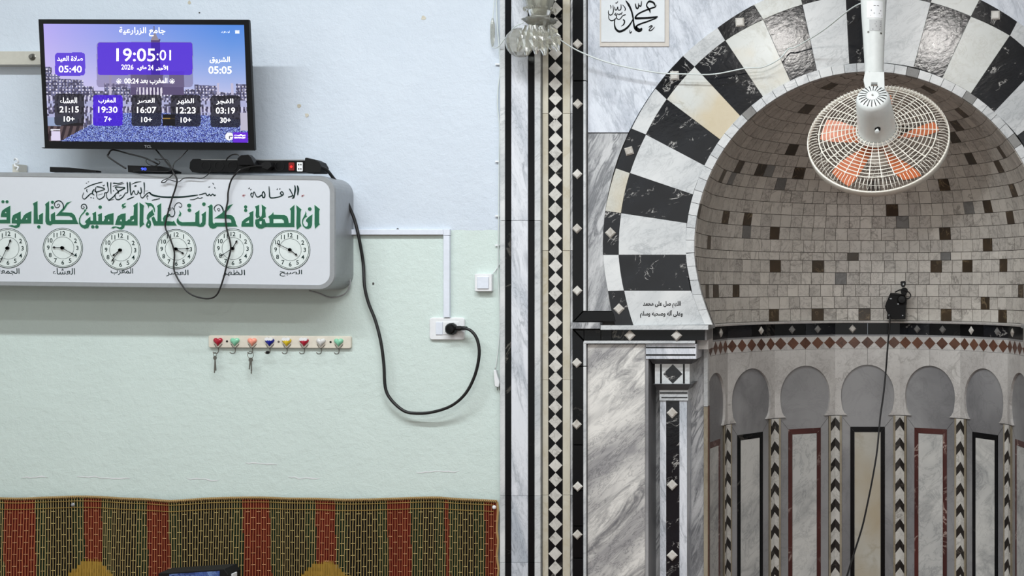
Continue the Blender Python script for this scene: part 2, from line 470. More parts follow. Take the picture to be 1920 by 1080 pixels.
# plaster wall: bluish white above, mint below the paint line at z = zl, fine lumps and a few holes
def plaster():
    m, nt, b = newmat('painted_plaster')
    g = nt.nodes.new('ShaderNodeNewGeometry')
    n = noise(nt, g.outputs['Position'], 5, 4); n2 = noise(nt, g.outputs['Position'], 34, 6, 0.3, 0.6); n3 = noise(nt, g.outputs['Position'], 230, 3)
    up = mix(nt, n, lin((191, 201, 212)), lin((203, 212, 222)))
    lo = mix(nt, n, lin((196, 210, 205)), lin((204, 218, 213)))
    sp = nt.nodes.new('ShaderNodeSeparateXYZ'); nt.links.new(g.outputs['Position'], sp.inputs[0])
    a = nt.nodes.new('ShaderNodeMath'); a.operation = 'MULTIPLY_ADD'; a.inputs[1].default_value = 0.012; nt.links.new(n2, a.inputs[0]); nt.links.new(sp.outputs['Z'], a.inputs[2])
    gt = nt.nodes.new('ShaderNodeMath'); gt.operation = 'GREATER_THAN'; gt.inputs[1].default_value = H + (CY - 431) / F * D + 0.006
    nt.links.new(a.outputs[0], gt.inputs[0])
    col = mix(nt, gt.outputs[0], lo, up)
    nt.links.new(col, b.inputs['Base Color']); b.inputs['Roughness'].default_value = 0.55
    ad = nt.nodes.new('ShaderNodeMath'); ad.operation = 'MULTIPLY_ADD'; ad.inputs[1].default_value = 0.25; nt.links.new(n3, ad.inputs[0]); nt.links.new(n2, ad.inputs[2])
    bump(nt, b, ad.outputs[0], 0.45, 0.006)
    return m
M['plaster'] = plaster()
M['room'] = plain('off_white_room_paint', (205, 208, 204), 0.8)
M['carpet'] = marble('patterned_carpet', (98, 66, 58), (84, 62, 54), (130, 110, 80), 12, rough=0.95)

# ------------------------------------------------------------------ room shell
ZB = 0.0
def zpx(z, Y=0.0): return CY - (z - H) * F / (D + Y)      # drawing y of a height
FLOORPX = zpx(0.0)
XL, XR, YB, ZC = -4.3, 4.0, -9.0, 4.0
mb = MB(); mb.box((XL, YB, -0.1), (XR, 0.1, 0)); mb.box((-1.0, 0.1, -0.1), (1.0, 1.2, 0)); tag(mb.build('floor', M['carpet']), 'dull brown carpeted floor of the prayer hall', 'floor', kind='structure')
mb = MB(); mb.box((XL, YB, ZC), (XR, 1.2, ZC + 0.1)); tag(mb.build('ceiling', M['room']), 'off-white flat ceiling of the prayer hall', 'ceiling', kind='structure')
for nm, a, b in (('wall_left', (XL - 0.1, YB, 0), (XL, 0.2, ZC)), ('wall_right', (XR, YB, 0), (XR + 0.1, 0.2, ZC)), ('wall_back', (XL, YB - 0.1, 0), (XR, YB, ZC))):
    mb = MB(); mb.box(a, b); tag(mb.build(nm, M['room']), f'off-white painted {nm.split("_")[1]} side wall of the room' if nm != 'wall_back' else 'off-white painted wall at the back of the room', 'wall', kind='structure')

YP = 0.02   # plane of the painted wall
xe = P(943, 0, 0).x
mb = MB(); mb.box((XL, YP, 0), (xe + 0.02, 0.2, ZC))
wp = tag(mb.build('wall_front', M['plaster']), 'painted plaster wall, bluish white above and pale mint green below', 'wall', kind='structure')
fw = flat(YP)
# flaked paint and nail holes on the plaster
for x, y, r in ((355, 5, 5), (794, 34, 6), (561, 199, 5), (575, 216, 5), (746, 430, 3), (700, 532, 3), (374, 24, 2)):
    mb = MB(); pts = [(x + r * random.uniform(.5, 1) * math.cos(a), y + r * random.uniform(.5, 1) * math.sin(a)) for a in np.linspace(0, 6.28, 9)[:-1]]
    prism(mb, [pts], fw, 0.0012, -0.003); o = mb.build('chipped_plaster', M['joint'] if r < 5 else M['beige'], wp)
for x0, y0, x1, y1 in ((144, 893, 246, 897), (460, 868, 520, 872), (540, 895, 600, 898), (780, 885, 860, 884), (350, 897, 410, 900), (40, 896, 90, 893)):
    mb = MB(); n = 9
    pts = [(x0 + (x1 - x0) * k / n, y0 + (y1 - y0) * k / n + random.uniform(-1.6, 1.6)) for k in range(n + 1)]
    stroke(mb, pts, [1, 2.2, 1.2, 2.4, 1], fw, 0.0006, 1); mb.build('paint_ridge', M['pvc'], wp)

# ------------------------------------------------------------------ marble wall beside and above the niche
AC = (1630.0, 462.5)                       # centre of the arch in px
def mx(x): return 2 * 1627.5 - x           # mirror about the niche
def mpoly(pts): return [(mx(x), y) for x, y in pts]
def arc(r, a0, a1, n, c=AC):
    return [(c[0] + r * math.cos(math.radians(a0 + (a1 - a0) * k / n)), c[1] - r * math.sin(math.radians(a0 + (a1 - a0) * k / n))) for k in range(n + 1)]
TOPY = -480
BX0, BX1 = 940, mx(940)
NJ = 1326                                   # inner edge of the jamb (front plane)
# opening outline: horseshoe then straight jambs
half = [(1337, 609), (1326, 580), (1316, 552), (1309, 524), (1304.5, 497), (1302, 470)]
openL = half
openR = [(2 * AC[0] - x, y) for x, y in half]
hole = openL + arc(329, 178, 2, 40) + openR[::-1]
hole = hole + [(mx(1211), 609), (mx(1211), FLOORPX + 2), (1211, FLOORPX + 2), (1211, 609)]
mb = MB()
prism(mb, [[(BX0, TOPY), (BX1, TOPY), (BX1, FLOORPX + 3), (BX0, FLOORPX + 3)], hole], flat(0), -0.012, -0.03)
wm = tag(mb.build('wall_front_marble', M['joint']), 'marble-faced wall around the arched prayer niche', 'wall', kind='structure')

f0 = flat(0)
TRW = []
# vertical strips, left side (x0, x1, material, front)
def strips(parent, specs, y0, y1, sgn, joints=()):
    for x0, x1, m, fr, nm in specs:
        ys = [y0] + [j for j in joints if y0 < j < y1] + [y1]
        for a, b in zip(ys[:-1], ys[1:]):
            r = rect(x0, a, x1, b)
            slab(nm, r if sgn > 0 else mpoly(r), M[m], parent, front=fr, back=-0.012, cham=0.4, gap=0.25)
for sg in (1, -1):
    side = 'nearest the painted wall' if sg > 0 else 'beyond the niche'
    t1 = empty('trim_1' if sg > 0 else 'trim_5', P(978, 1080, 0) if sg > 0 else P(mx(978), 1080, 0), f'outer border of black and white marble strips {side}', 'trim', kind='structure')
    strips(t1, [(940, 949.5, 'white', 0.018, 'white_strip'), (950, 960.5, 'jet', 0.016, 'black_strip'), (961, 992.5, 'white_v', 0.018, 'marble_strip'),
                (993, 1004, 'jet', 0.016, 'black_strip'), (1004.5, 1016, 'white', 0.018, 'white_strip')], TOPY + 300, 1500, sg, (-60, 414, 928, 1053, 1300))
    t2 = empty('trim_2' if sg > 0 else 'trim_6', P(1043, 1080, 0) if sg > 0 else P(mx(1043), 1080, 0), f'border of white diamonds on black between beige strips, {side}', 'trim', kind='structure')
    strips(t2, [(1017.5, 1028.5, 'beige', 0.004, 'beige_strip'), (1029, 1054.8, 'jet', 0.001, 'black_strip'), (1055.3, 1069.5, 'beige', 0.004, 'beige_strip'), (1070, 1074.5, 'streak', 0.006, 'grey_strip')],
           TOPY + 300, 1500, sg, (-40, 213, 470, 712, 928, 1200))
    y = -160.0
    ys = [17, 45, 73, 100, 129, 158, 185, 213, 235, 261, 286, 311, 338, 365, 392]
    ys = [y for y in ys] + [420, 447, 472, 498, 524, 550, 578, 605, 633, 660, 686, 710, 736, 763, 790, 817.5, 845, 872.5, 899.5, 928.5, 955, 983, 1010, 1038, 1065, 1092, 1119, 1146, 1173]
    ys = [-119, -92, -64, -37, -10] + ys
    for k, y in enumerate(ys):
        hh = 13.3; hw = 12.7; cx = 1041.7 + random.uniform(-.4, .4)
        d = [(cx - hw, y), (cx, y - hh), (cx + hw, y), (cx, y + hh)]
        slab('diamond_tile', d if sg > 0 else mpoly(d), M['chip_w'], t2, front=0.0035, back=-0.002, cham=0.3, gap=0.0)
    t3 = empty('trim_3' if sg > 0 else 'trim_7', P(1084, 1080, 0) if sg > 0 else P(mx(1084), 1080, 0), f'black marble band with raised white pyramid studs, {side}', 'trim', kind='structure')
    # upper part down to the mitre at the ledge, lower part below the ledge
    def pl(nm, pts, m, fr, par, **k): return slab(nm, pts if sg > 0 else mpoly(pts), M[m], par, front=fr, back=-0.012, **k)
    for a, b in ((TOPY + 300, 152), (153, 585)):
        if b == 585: pl('black_band', [(1075, a), (1094.5, a), (1094.5, 583), (1076, 603)], 'jet', 0.012, t3)
        else: pl('black_band', rect(1075, a, 1094.5, b), 'jet', 0.012, t3)
        pl('white_strip', rect(1095, a, 1100.5, min(b, 583)), 'white', 0.015, t3)
    pl('black_band', [(1095, 584), (1151, 584), (1156, 603), (1077, 603)], 'jet', 0.012, t3)
    pl('black_band', [(1075, 617), (1094.5, 638), (1094.5, 686), (1075, 686)], 'jet', 0.012, t3)
    for a, b in ((687, 833), (834, 919), (920, 985), (986, 1045), (1046, 1500)):
        pl('black_band', rect(1075, a, 1094.5, b), 'jet', 0.012, t3)
    for a, b in ((640, 686), (687, 1500)): pl('white_strip', rect(1095, a, 1101, b), 'white', 0.015, t3)
    def stud(x, y, r, par, f=f0, base=0.012, rot=0, mat='studs', h=0.008):
        x = x if sg > 0 else mx(x)
        mb = MB(); c = [(x + r * math.cos(rot + k * math.pi / 2), y + r * math.sin(rot + k * math.pi / 2)) for k in range(4)]
        c2 = [(x + (p - x) * 0.68, y + (q - y) * 0.68) for p, q in c]
        V = [f(p, q, base) for p, q in c] + [f(p, q, base + h * 0.45) for p, q in c] + [f(p, q, base + h) for p, q in c2]
        mb.add(V, [(8, 11, 10, 9)] + [(a + 4, a + 8, (a + 1) % 4 + 8, (a + 1) % 4 + 4) for a in range(4)] + [(a, a + 4, (a + 1) % 4 + 4, (a + 1) % 4) for a in range(4)])
        return mb.build('pyramid_stud', M[mat], par)
    for y in (84, 196, 327, 429, 545, 680, 795, 911, 1001, -28, 1120): stud(1084 + random.uniform(-1, 1), y, 9.6, t3)
    t4 = empty('trim_4' if sg > 0 else 'trim_8', P(1200, 620, 0) if sg > 0 else P(mx(1200), 620, 0), f'white ledge over a horizontal black studded band, {side}', 'trim', kind='structure')
    def ledge(nm, x0, x1, ya, yb, m, fr, bk=-0.012):
        k = D / F; X0, X1 = ((x0 if sg > 0 else mx(x1)) - CX) * k, ((x1 if sg > 0 else mx(x0)) - CX) * k
        mb = MB(); mb.box((X0, -fr, H + (CY - yb) * k), (X1, -bk, H + (CY - ya) * k)); return mb.build(nm, M[m], t4)
    ledge('ledge_stone', 1074, 1129, 604, 615.5, 'streak', 0.035)
    ledge('ledge_stone', 1129.8, 1330, 609.5, 617.5, 'white', 0.034, -0.17)
    ledge('black_band', 1097, 1127.5, 618.5, 637.5, 'jet', 0.012)
    ledge('black_band', 1128.5, 1148.3, 618.5, 637.5, 'jet', 0.012)
    ledge('black_band', 1149.3, 1322, 618.5, 637.5, 'jet', 0.012)
    pl('black_band', [(1078, 618.5), (1096.5, 618.5), (1096.5, 637.5)], 'jet', 0.0115, t4)
    ledge('white_strip', 1097, 1304, 638.5, 643.5, 'white', 0.017)
    stud(1182.5, 628.5, 10.5, t4); stud(1270, 629, 10.5, t4, h=0.014)

    # marble fields
    ringR = 499.5
    def fieldside(ya, yb, x0, n=10):
        """px points on the ring between two heights, left side"""
        out = []
        for k in range(n + 1):
            y = ya + (yb - ya) * k / n; s = ringR ** 2 - (y - AC[1]) ** 2
            out.append((AC[0] - math.sqrt(max(s, 0)), y))
        return out
    ring_low = [(1133, 490), (1137, 520), (1142, 548), (1149, 583)]
    fld = [(1102, 250), (1102, 583)] + ring_low[::-1] + fieldside(478, 250, 0)
    fld2 = [(1102, -150), (1102, 248.5)] + fieldside(248.5, -36, 0, 14) + [(1470, -60), (1627, -60), (1627, -150)]
    slab('marble_slab', fld if sg > 0 else mpoly(fld), M['streak'], wm, front=0.0, back=-0.011, cham=0, gap=0.3)
    slab('marble_slab', fld2 if sg > 0 else mpoly(fld2), M['cool'], wm, front=0.0, back=-0.011, cham=0, gap=0.3)
    fl = rect(1102, 645.5, 1209.5, 1500)
    k = D / F; X0, X1 = sorted((((1102 if sg > 0 else mx(1102)) - CX) * k, ((1209.5 if sg > 0 else mx(1209.5)) - CX) * k))
    mb = MB(); mb.box((X0, -0.002, 0.0), (X1, 0.012, H + (CY - 645.5) * k)); mb.build('marble_panel', M['arabescato'], wm)

# voussoirs: (outer, ring, inner) joints measured down the left leg, over the crown and down to the frame edge
J = [((1154.5, 610), (1188.5, 610), (1334, 609)), ((1141, 546), (1171, 545), (1296, 545)), ((1132, 478), (1161, 478), (1288, 478)),
     ((1136, 396), (1165.5, 400), (1288.5, 418.5)), ((1156, 316), (1182, 325), (1299.6, 365)), ((1185, 242), (1212, 253), (1322, 311)),
     ((1230, 167), (1251, 187), (1350.5, 262)), ((1281, 106), (1303, 126), (1389.5, 219)), ((1346, 53), (1360.5, 77), (1432, 184)),
     ((1414, 10), (1431.6, 37.8), (1482.5, 153.5)), ((1497, -21), (1505, 10), (1532, 134.6)), ((1582, -38), (1586, -7), (1592.6, 120.4)),
     ((1666, -40), (1662.5, -8), (1655.5, 119)), ((1754, -25), (1745, 6), (1713, 127)), ((1836.5, 0), (1820, 32), (1766.4, 147)),
     ((1906.5, 41.7), (1893, 67.7), (1820, 176)), ((1972, 92), (1950, 120), (1863, 211)), ((2030, 158), (2008, 178), (1907, 255))]
J += [tuple((2 * AC[0] - x, y) for x, y in j) for j in J[5::-1]]
def onarc(a, b, r, n=5):
    """points between a and b pushed to radius r about AC if both are near it"""
    out = [a]
    ra, rb = math.dist(a, AC), math.dist(b, AC)
    ta, tb = math.atan2(a[1] - AC[1], a[0] - AC[0]), math.atan2(b[1] - AC[1], b[0] - AC[0])
    if tb - ta > math.pi: tb -= 2 * math.pi
    if ta - tb > math.pi: ta -= 2 * math.pi
    for k in range(1, n):
        u = k / n; t = ta + (tb - ta) * u; rr = ra + (rb - ra) * u
        out.append((AC[0] + rr * math.cos(t), AC[1] + rr * math.sin(t)))
    return out + [b]
studspots = {0: (1162, 579, 0), 2: (1146, 437, 0), 4: (1181, 284, .5), 6: (1266, 143, .75), 8: (1388, 43, .72), 14: (1866, 30, .78)}
sg = 1
for i in range(len(J) - 1):
    (o0, r0, i0), (o1, r1, i1) = J[i], J[i + 1]
    dark = i % 2 == 1
    if i >= 17: dark = (22 - i) % 2 == 1
    vm = 'black' if dark else ('cream' if i in (6, 14, 8) else 'white')
    v = onarc(r0, r1, 0) + onarc(i1, i0, 0)
    vo = slab('voussoir', v, M[vm], wm, front=0.010, back=-0.011, cham=0.3, gap=0.15)
    v = onarc(o0, o1, 0) + onarc(r1, r0, 0)
    ro = slab('ring_block', v, M['cream' if (not dark is False and i in (3, 9, 13)) else ('white' if dark else 'black')], wm, front=0.011, back=-0.011, cham=0.3, gap=0.15)
    if not dark:
        x, y, rt = studspots.get(i, (((o0[0] + o1[0] + r0[0] + r1[0]) / 4), ((o0[1] + o1[1] + r0[1] + r1[1]) / 4), 0.4))
        if not (1560 < x < 1700): stud(x, y, 10.5 if i < 5 else 11.5, ro, base=0.011, rot=rt)
    if i in (0,):
        mb = MB()
        text(mb, arabic('اللهم صل على محمد'), 1242, 571, 71, 13, f0, 0.0106, 0.03)
        text(mb, arabic('وعلى آله وصحبه وسلم'), 1241, 589, 80, 14, f0, 0.0106, 0.03)
        tag(mb.build('inscription', M['ink'], vo), 'two lines of black Arabic lettering')
# thin edge tiles round the opening
def rim(a, r):
    t = math.radians(a); return (AC[0] + r * math.cos(t), AC[1] - r * math.sin(t))
edge = []
angs = np.linspace(182, -2, 47)
for k in range(46):
    a0, a1 = angs[k], angs[k + 1]
    q = [rim(a0, 344), rim(a1, 344), rim(a1, 327.2), rim(a0, 327.2)]
    mm = 'tileg' if k in (12, 26, 31, 36) else 'white'
    slab('edge_tile', q, M[mm], wm, front=0.013, back=-0.02, cham=0.4, gap=0.3)
lowL = [((1286.5, 476), (1302.5, 474)), ((1289, 500), (1305, 499)), ((1294, 526), (1310, 525)), ((1299, 552), (1316.5, 552)), ((1310, 582), (1326, 580)), ((1322, 609), (1337, 609))]
for sgn in (1, -1):
    for k in range(5):
        (a, b), (c, d) = lowL[k], lowL[k + 1]
        q = [a, b, d, c]
        q = q if sgn > 0 else [(2 * AC[0] - x, y) for x, y in q]
        slab('edge_tile', q, M['white'], wm, front=0.013, back=-0.02, cham=0.4, gap=0.25)

# ------------------------------------------------------------------ recess with pilaster, both sides
for sg in (1, -1):
    def X(px, Y=0.0):
        x = px if sg > 0 else mx(px)
        return (x - CX) * (D + Y) / F
    def bx(mbx, x0, x1, y0, y1, Yf, Yb, Yp=None, **k):
        """box: px rectangle measured at depth Yf, reaching back to Yb"""
        a, b = sorted((X(x0, Yf), X(x1, Yf))); kk = (D + Yf) / F
        mbx.box((a, Yf, H + (CY - y1) * kk), (b, Yb, H + (CY - y0) * kk), **k)
    RD = 0.165
    # reveal and back of the recess
    zt = H + (CY - 640) * D / F
    xa, xb = X(1209.7), X(1209.7) + 0.012 * (1 if sg > 0 else -1)
    mb = MB(); mb.box((min(xa, xb), 0.0, 0), (max(xa, xb), RD, zt)); mb.build('reveal_slab', M['grey'], wm)
    xa, xb = sorted((X(1209.7), X(1327, RD)))
    mb = MB(); mb.box((xa, RD, 0), (xb, RD + 0.03, zt + 0.05)); mb.build('recess_slab', M['streak'], wm)
    mb = MB(); xa, xb = sorted((X(1209.7), X(1325, 0))); mb.box((xa, -0.002, zt + 0.004), (xb, RD, zt + 0.05)); mb.build('lintel_slab', M['grey'], wm)
    lab = 'marble pilaster with black diamond capital, in the recess beside the niche' if sg > 0 else 'marble pilaster at the far jamb of the niche, matching the one in view'
    pil = empty('pilaster', Vector((X(1262), 0.06, 0)), lab, 'pilaster')
    def part(nm, m, x0, x1, y0, y1, Yf, Yb=RD, lbl=None):
        mb = MB(); bx(mb, x0, x1, y0, y1, Yf, Yb); o = mb.build(nm, M[m], pil)
        if lbl: o['label'] = lbl
        return o
    ff = lambda Y: (lambda x, y, off=0.0: Vector((X(x, Y), Y - off, H + (CY - y) * (D + Y) / F)))
    # cornice: marble blocks with two black inlay lines
    part('cornice', 'white_v', 1211, 1305.5, 645, 673, -0.004)
    part('inlay_strip', 'jet', 1211, 1304, 650.5, 653, -0.0045, -0.003); part('inlay_strip', 'jet', 1211, 1304, 664, 667, -0.0045, -0.003)
    # dark cavetto mouldings
    def mould(y0, y1, xo0, xo1, xi0, xi1, Y0, Y1, m='dgrey'):
        mb = MB(); n = 5; prof = []
        for k in range(n + 1):
            u = k / n; prof.append((y0 + (y1 - y0) * u, u ** 0.6))
        V = []
        for y, u in prof:
            Yf = Y0 + (Y1 - Y0) * u; kk = (D + Yf) / F
            V += [(X(xo0 + (xi0 - xo0) * u, Yf), Yf, H + (CY - y) * kk), (X(xo1 + (xi1 - xo1) * u, Yf), Yf, H + (CY - y) * kk),
                  (X(xo1 + (xi1 - xo1) * u, Yf), RD, H + (CY - y) * kk), (X(xo0 + (xi0 - xo0) * u, Yf), RD, H + (CY - y) * kk)]
        Fc = [(0, 1, 2, 3), (4 * n + 3, 4 * n + 2, 4 * n + 1, 4 * n)]
        for k in range(n):
            for a in range(4):
                b = (a + 1) % 4; Fc.append((4 * k + a, 4 * k + 4 + a, 4 * k + 4 + b, 4 * k + b))
        mb.add(V, Fc); mb.build('moulding', M[m], pil)
    mould(673.3, 682, 1215, 1303, 1224, 1297, 0.004, 0.03)
    Yb_ = 0.035
    cb = part('capital_block', 'white', 1228, 1293, 682, 720, Yb_)
    part('inlay_strip', 'jet', 1237.5, 1241, 682.5, 719, Yb_ - 0.0006, Yb_ + 0.001); part('inlay_strip', 'jet', 1280.5, 1284, 682.5, 719, Yb_ - 0.0006, Yb_ + 0.001)
    mb = MB(); prism(mb, [[(1243.5, 701), (1261.5, 683), (1279.5, 701), (1261.5, 719)]], ff(Yb_), 0.0012, -0.001); mb.build('diamond_inlay', M['black'], pil)
    mould(720.3, 731, 1224, 1297, 1233, 1290, 0.012, 0.045)
    part('neck_block', 'white', 1236.5, 1290, 731, 751, 0.045)
    part('inlay_strip', 'jet', 1237, 1289, 735.5, 738, 0.0444, 0.046); part('inlay_strip', 'jet', 1240, 1289, 744.5, 746.5, 0.0444, 0.046)
    part('shaft', 'white_v', 1237.5, 1249, 751.3, 1500, 0.05); part('shaft', 'white_v', 1274, 1288, 751.3, 1500, 0.05)
    part('inlay_panel', 'black', 1249.3, 1273.7, 751.3, 1500, 0.052)
    for y in (774, 909, 1041, 1170):
        stud(1260.5, y, 10.5, pil, f=lambda x, y, off=0.0: Vector(((x - CX) * (D + .05) / F, 0.05 - off, H + (CY - y) * (D + .05) / F)), base=0.001, h=0.006)
    # jamb post at the niche corner
    post = empty('corner_post', Vector((X(1322, RD), RD, 0)), kind='structure')
    tag(post, 'slim pale corner post between the recess and the niche' + ('' if sg > 0 else ', far jamb'), 'trim')
    for nm, m, x0, x1, y0, y1, Yf, Yk in (('white_post', 'white', 1319.5, 1327, 655, 762, RD - 0.016, RD + 0.03), ('beige_post', 'dbeige', 1319.5, 1327, 762.5, 1500, RD - 0.014, RD + 0.03),
                                      ('rust_strip', 'rust', 1327.3, 1329, 762.5, 1500, RD - 0.006, RD + 0.03), ('corbel_stone', 'plate', 1306.5, 1328, 618, 655, 0.05, RD + 0.02)):
        mb = MB(); bx(mb, x0, x1, y0, y1, Yf, Yk); mb.build(nm, M[m], post)

# ------------------------------------------------------------------ the niche
NX, YC, R = P(1627, 0, 0).x, 0.2, 0.656
inR = R * math.cos(math.radians(180 / 14)); hu = R * math.sin(math.radians(180 / 14))
KF = F / (D + YC + inR)                     # px per metre on the middle facet
ZL = H + (CY - 601) / KF                    # foot of the mosaic
ZA = H + (CY - AC[1]) * D / F               # height of the arch centre
def zc(py): return H + (CY - py) / KF
def facet(i):
    t = math.radians((i - 3) * 180 / 7); n = Vector((math.sin(t), math.cos(t), 0)); tg = Vector((math.cos(t), -math.sin(t), 0))
    c = Vector((NX, YC, 0)) + n * inR
    return lambda x, y, off=0.0: Vector((0, 0, zc(y))) + c + tg * (x / KF) - n * off      # x in px from the facet middle, y as on the middle facet
wn = empty('wall_niche', Vector((NX, YC, 0)), 'faceted and domed marble wall inside the prayer niche', 'wall', kind='structure')
HP = hu * KF                                # half facet in px (about 61)
for i in range(7):
    f = facet(i)
    def fp(nm, loops, m, fr, bk=-0.004, lbl=None, cham=0):
        mb = MB(); prism(mb, loops, f, fr, bk, cham=cham); o = mb.build(nm, M[m], wn)
        if lbl: o['label'] = lbl
        return o
    fp('backing_panel', [rect(-HP, 654, HP, 1620)], 'grey', 0.0, -0.02)
    # arch plates, two halves with a fine joint over the crown
    for s in (-1, 1):
        o = [(0.25, 654), (HP - .3, 654), (HP - .3, 777.5), (38.5, 777.5), (43, 773.5), (46.5, 767), (48.6, 757), (49.8, 745)]
        for k in range(0, 11):
            a = math.radians(90 * k / 10); o.append((49.8 * math.cos(a), 739 - 55.5 * math.sin(a)))
        o[-1] = (0.25, 683.5)
        fp('arch_plate', [[(x * s, y) for x, y in o]], 'plate', 0.011)
    red = i % 2 == 0
    fm = 'red' if red else 'jet'
    y0 = 800
    B, I = 32.5, 24.5
    if i == 0 or i == 6: B, I = 32.5, 25
    for lp in ([(-B, y0), (B, y0), (I, y0 + 10), (-I, y0 + 10)], [(-B, y0), (-I, y0 + 10), (-I, 1590), (-B, 1600)], [(B, y0), (B, 1600), (I, 1590), (I, y0 + 10)]):
        fp('frame_strip', [inset(lp, 0.15)], fm, 0.003, -0.001)
    fp('inner_panel', [rect(-I + .3, y0 + 10.4, I - .3, 1590)], 'onyx' if i == 3 else 'panel', 0.002, -0.001, 'yellow-stained pale marble' if i == 3 else None)
    for s in (-1, 1):        # mitre lines beside the frame top
        mb = MB(); stroke(mb, [(s * B, y0), (s * (HP - 15), y0 - 17)], 0.8, f, 0.0002, 1); mb.build('mitre_joint', M['joint'], wn)
        fp('beige_strip', [rect(min(s * (HP - 9.2), s * (HP - 13.2)), 780, max(s * (HP - 9.2), s * (HP - 13.2)), 1600)], 'dbeige', 0.006, -0.001)
    # ledge, black band, thin grey strip, diamond band
    for s in (-1, 1):
        a, b = sorted((s * 0.3, s * (HP - .3)))
        fp('band_stone', [rect(a, 606, b, 627)], 'black' if (i + s) % 3 == 0 else 'jet', 0.012, -0.004)
    fp('grey_strip', [rect(-HP, 627.4, HP, 630)], 'grey', 0.010, -0.004)
    fp('white_band', [rect(-HP, 630.4, HP, 653.6)], 'plate', 0.010, -0.004)
    nd = 5
    for k in range(nd):
        w2 = 2 * HP / nd; cx = -HP + w2 * (k + .5)
        fp('diamond_tile', [[(cx - w2 * .47, 642), (cx, 630.8), (cx + w2 * .47, 642), (cx, 653.2)]], 'rust', 0.0112, 0.009)
    for x in (-30, 29):
        if (i, x) in ((3, 29), (1, -30)): continue
        sx = x + random.uniform(-6, 6); mb = MB(); r = 7.5
        c = [(sx - r, 616.5), (sx, 616.5 - r - 1), (sx + r, 616.5), (sx, 616.5 + r + 1)]
        V = [f(p, q, 0.011) for p, q in c] + [f(sx + (p - sx) * .6, 616.5 + (q - 616.5) * .6, 0.018) for p, q in c]
        mb.add(V, [(4, 7, 6, 5)] + [(a, a + 4, (a + 1) % 4 + 4, (a + 1) % 4) for a in range(4)]); mb.build('pyramid_stud', M['studs'] if random.random() < .7 else M['tileg'], wn)
# chevron columns across the six corners
for c in range(6):
    fl_, fr_ = facet(c), facet(c + 1)
    def cpt(x, y, off):           # x<0 on the left facet, x>0 on the right
        return fl_(HP + x, y, off) if x < 0 else fr_(-HP + x, y, off)
    W = 9.3
    def chev(y, h, m):
        mb = MB(); rise = 10.5
        def pt(x, yy, o):
            if x == 0:
                a = fl_(HP, yy, o); b = fr_(-HP, yy, o); return (a + b) / 2
            return cpt(x, yy, o)
        top = [(-W, y + rise), (0, y), (W, y + rise)]; bot = [(-W, y + rise + h), (0, y + h), (W, y + rise + h)]
        V = [pt(x, yy, 0.0095) for x, yy in top + bot] + [pt(x, yy, 0.001) for x, yy in top + bot]
        mb.add(V, [(0, 3, 4, 1), (1, 4, 5, 2), (0, 1, 7, 6), (1, 2, 8, 7), (3, 9, 10, 4), (4, 10, 11, 5), (0, 6, 9, 3), (2, 5, 11, 8)])
        mb.build('chevron_tile', M[m], wn)
    y = 782.0 + (3 if c in (0, 5) else 0)
    # cap piece
    for k in range(21):
        chev(y + 38.0 * k, 15.0, 'chip_b'); chev(y + 15.4 + 38.0 * k, 22.2, 'chip_w')
    mb = MB(); V = [cpt(-W, 779, .0095), (fl_(HP, 779, .0095) + fr_(-HP, 779, .0095)) / 2, cpt(W, 779, .0095), cpt(W, y + 10, .0095), (fl_(HP, y - .4, .0095) + fr_(-HP, y - .4, .0095)) / 2, cpt(-W, y + 10, .0095)]
    mb.add(V, [(0, 5, 4, 1), (1, 4, 3, 2)]); mb.build('chevron_cap', M['chip_w'], wn)
    for s in (-1, 1):
        a, b = (-13.2, -W - .3) if s < 0 else (W + .3, 13.2)
        mb = MB(); V = [cpt(a, 779, .0075), cpt(b, 779, .0075), cpt(b, 1600, .0075), cpt(a, 1600, .0075)] + [cpt(a, 779, 0), cpt(b, 779, 0), cpt(b, 1600, 0), cpt(a, 1600, 0)]
        mb.add(V, [(0, 3, 2, 1), (0, 1, 5, 4), (1, 2, 6, 5), (3, 0, 4, 7)]); mb.build('beige_strip', M['dbeige'], wn)

# ledge under the mosaic
def path(c, u, off=0.0):
    """u in [0,1] along the stadium ring scaled by c; returns xy and inward normal"""
    L1 = YC; L2 = math.pi * R; T = 2 * L1 + L2; s = u * T
    if s < L1: p = Vector((-R, s, 0)); n = Vector((1, 0, 0))
    elif s < L1 + L2:
        t = math.pi - (s - L1) / R; p = Vector((R * math.cos(t), YC + R * math.sin(t), 0)); n = Vector((-math.cos(t), -math.sin(t), 0))
    else: p = Vector((R, YC - (s - L1 - L2), 0)); n = Vector((-1, 0, 0))
    return p * c, n
LTOT = 2 * YC + math.pi * R
mb = MB(); n = 60; V = []; Fc = []
for k in range(n + 1):
    u = k / n; p, nn = path(1, u)
    for off, z in ((-0.03, ZL), (0.036, ZL - 0.001), (0.04, ZL - 0.004), (0.038, ZL - 0.010), (-0.03, ZL - 0.014)):
        q = p + nn * off; V.append((NX + q.x, q.y, z))
for k in range(n):
    for a in range(4): Fc.append((5 * k + a, 5 * k + a + 1, 5 * k + a + 6, 5 * k + a + 5))
mb.add(V, Fc); mb.build('ledge', M['plate'], wn)
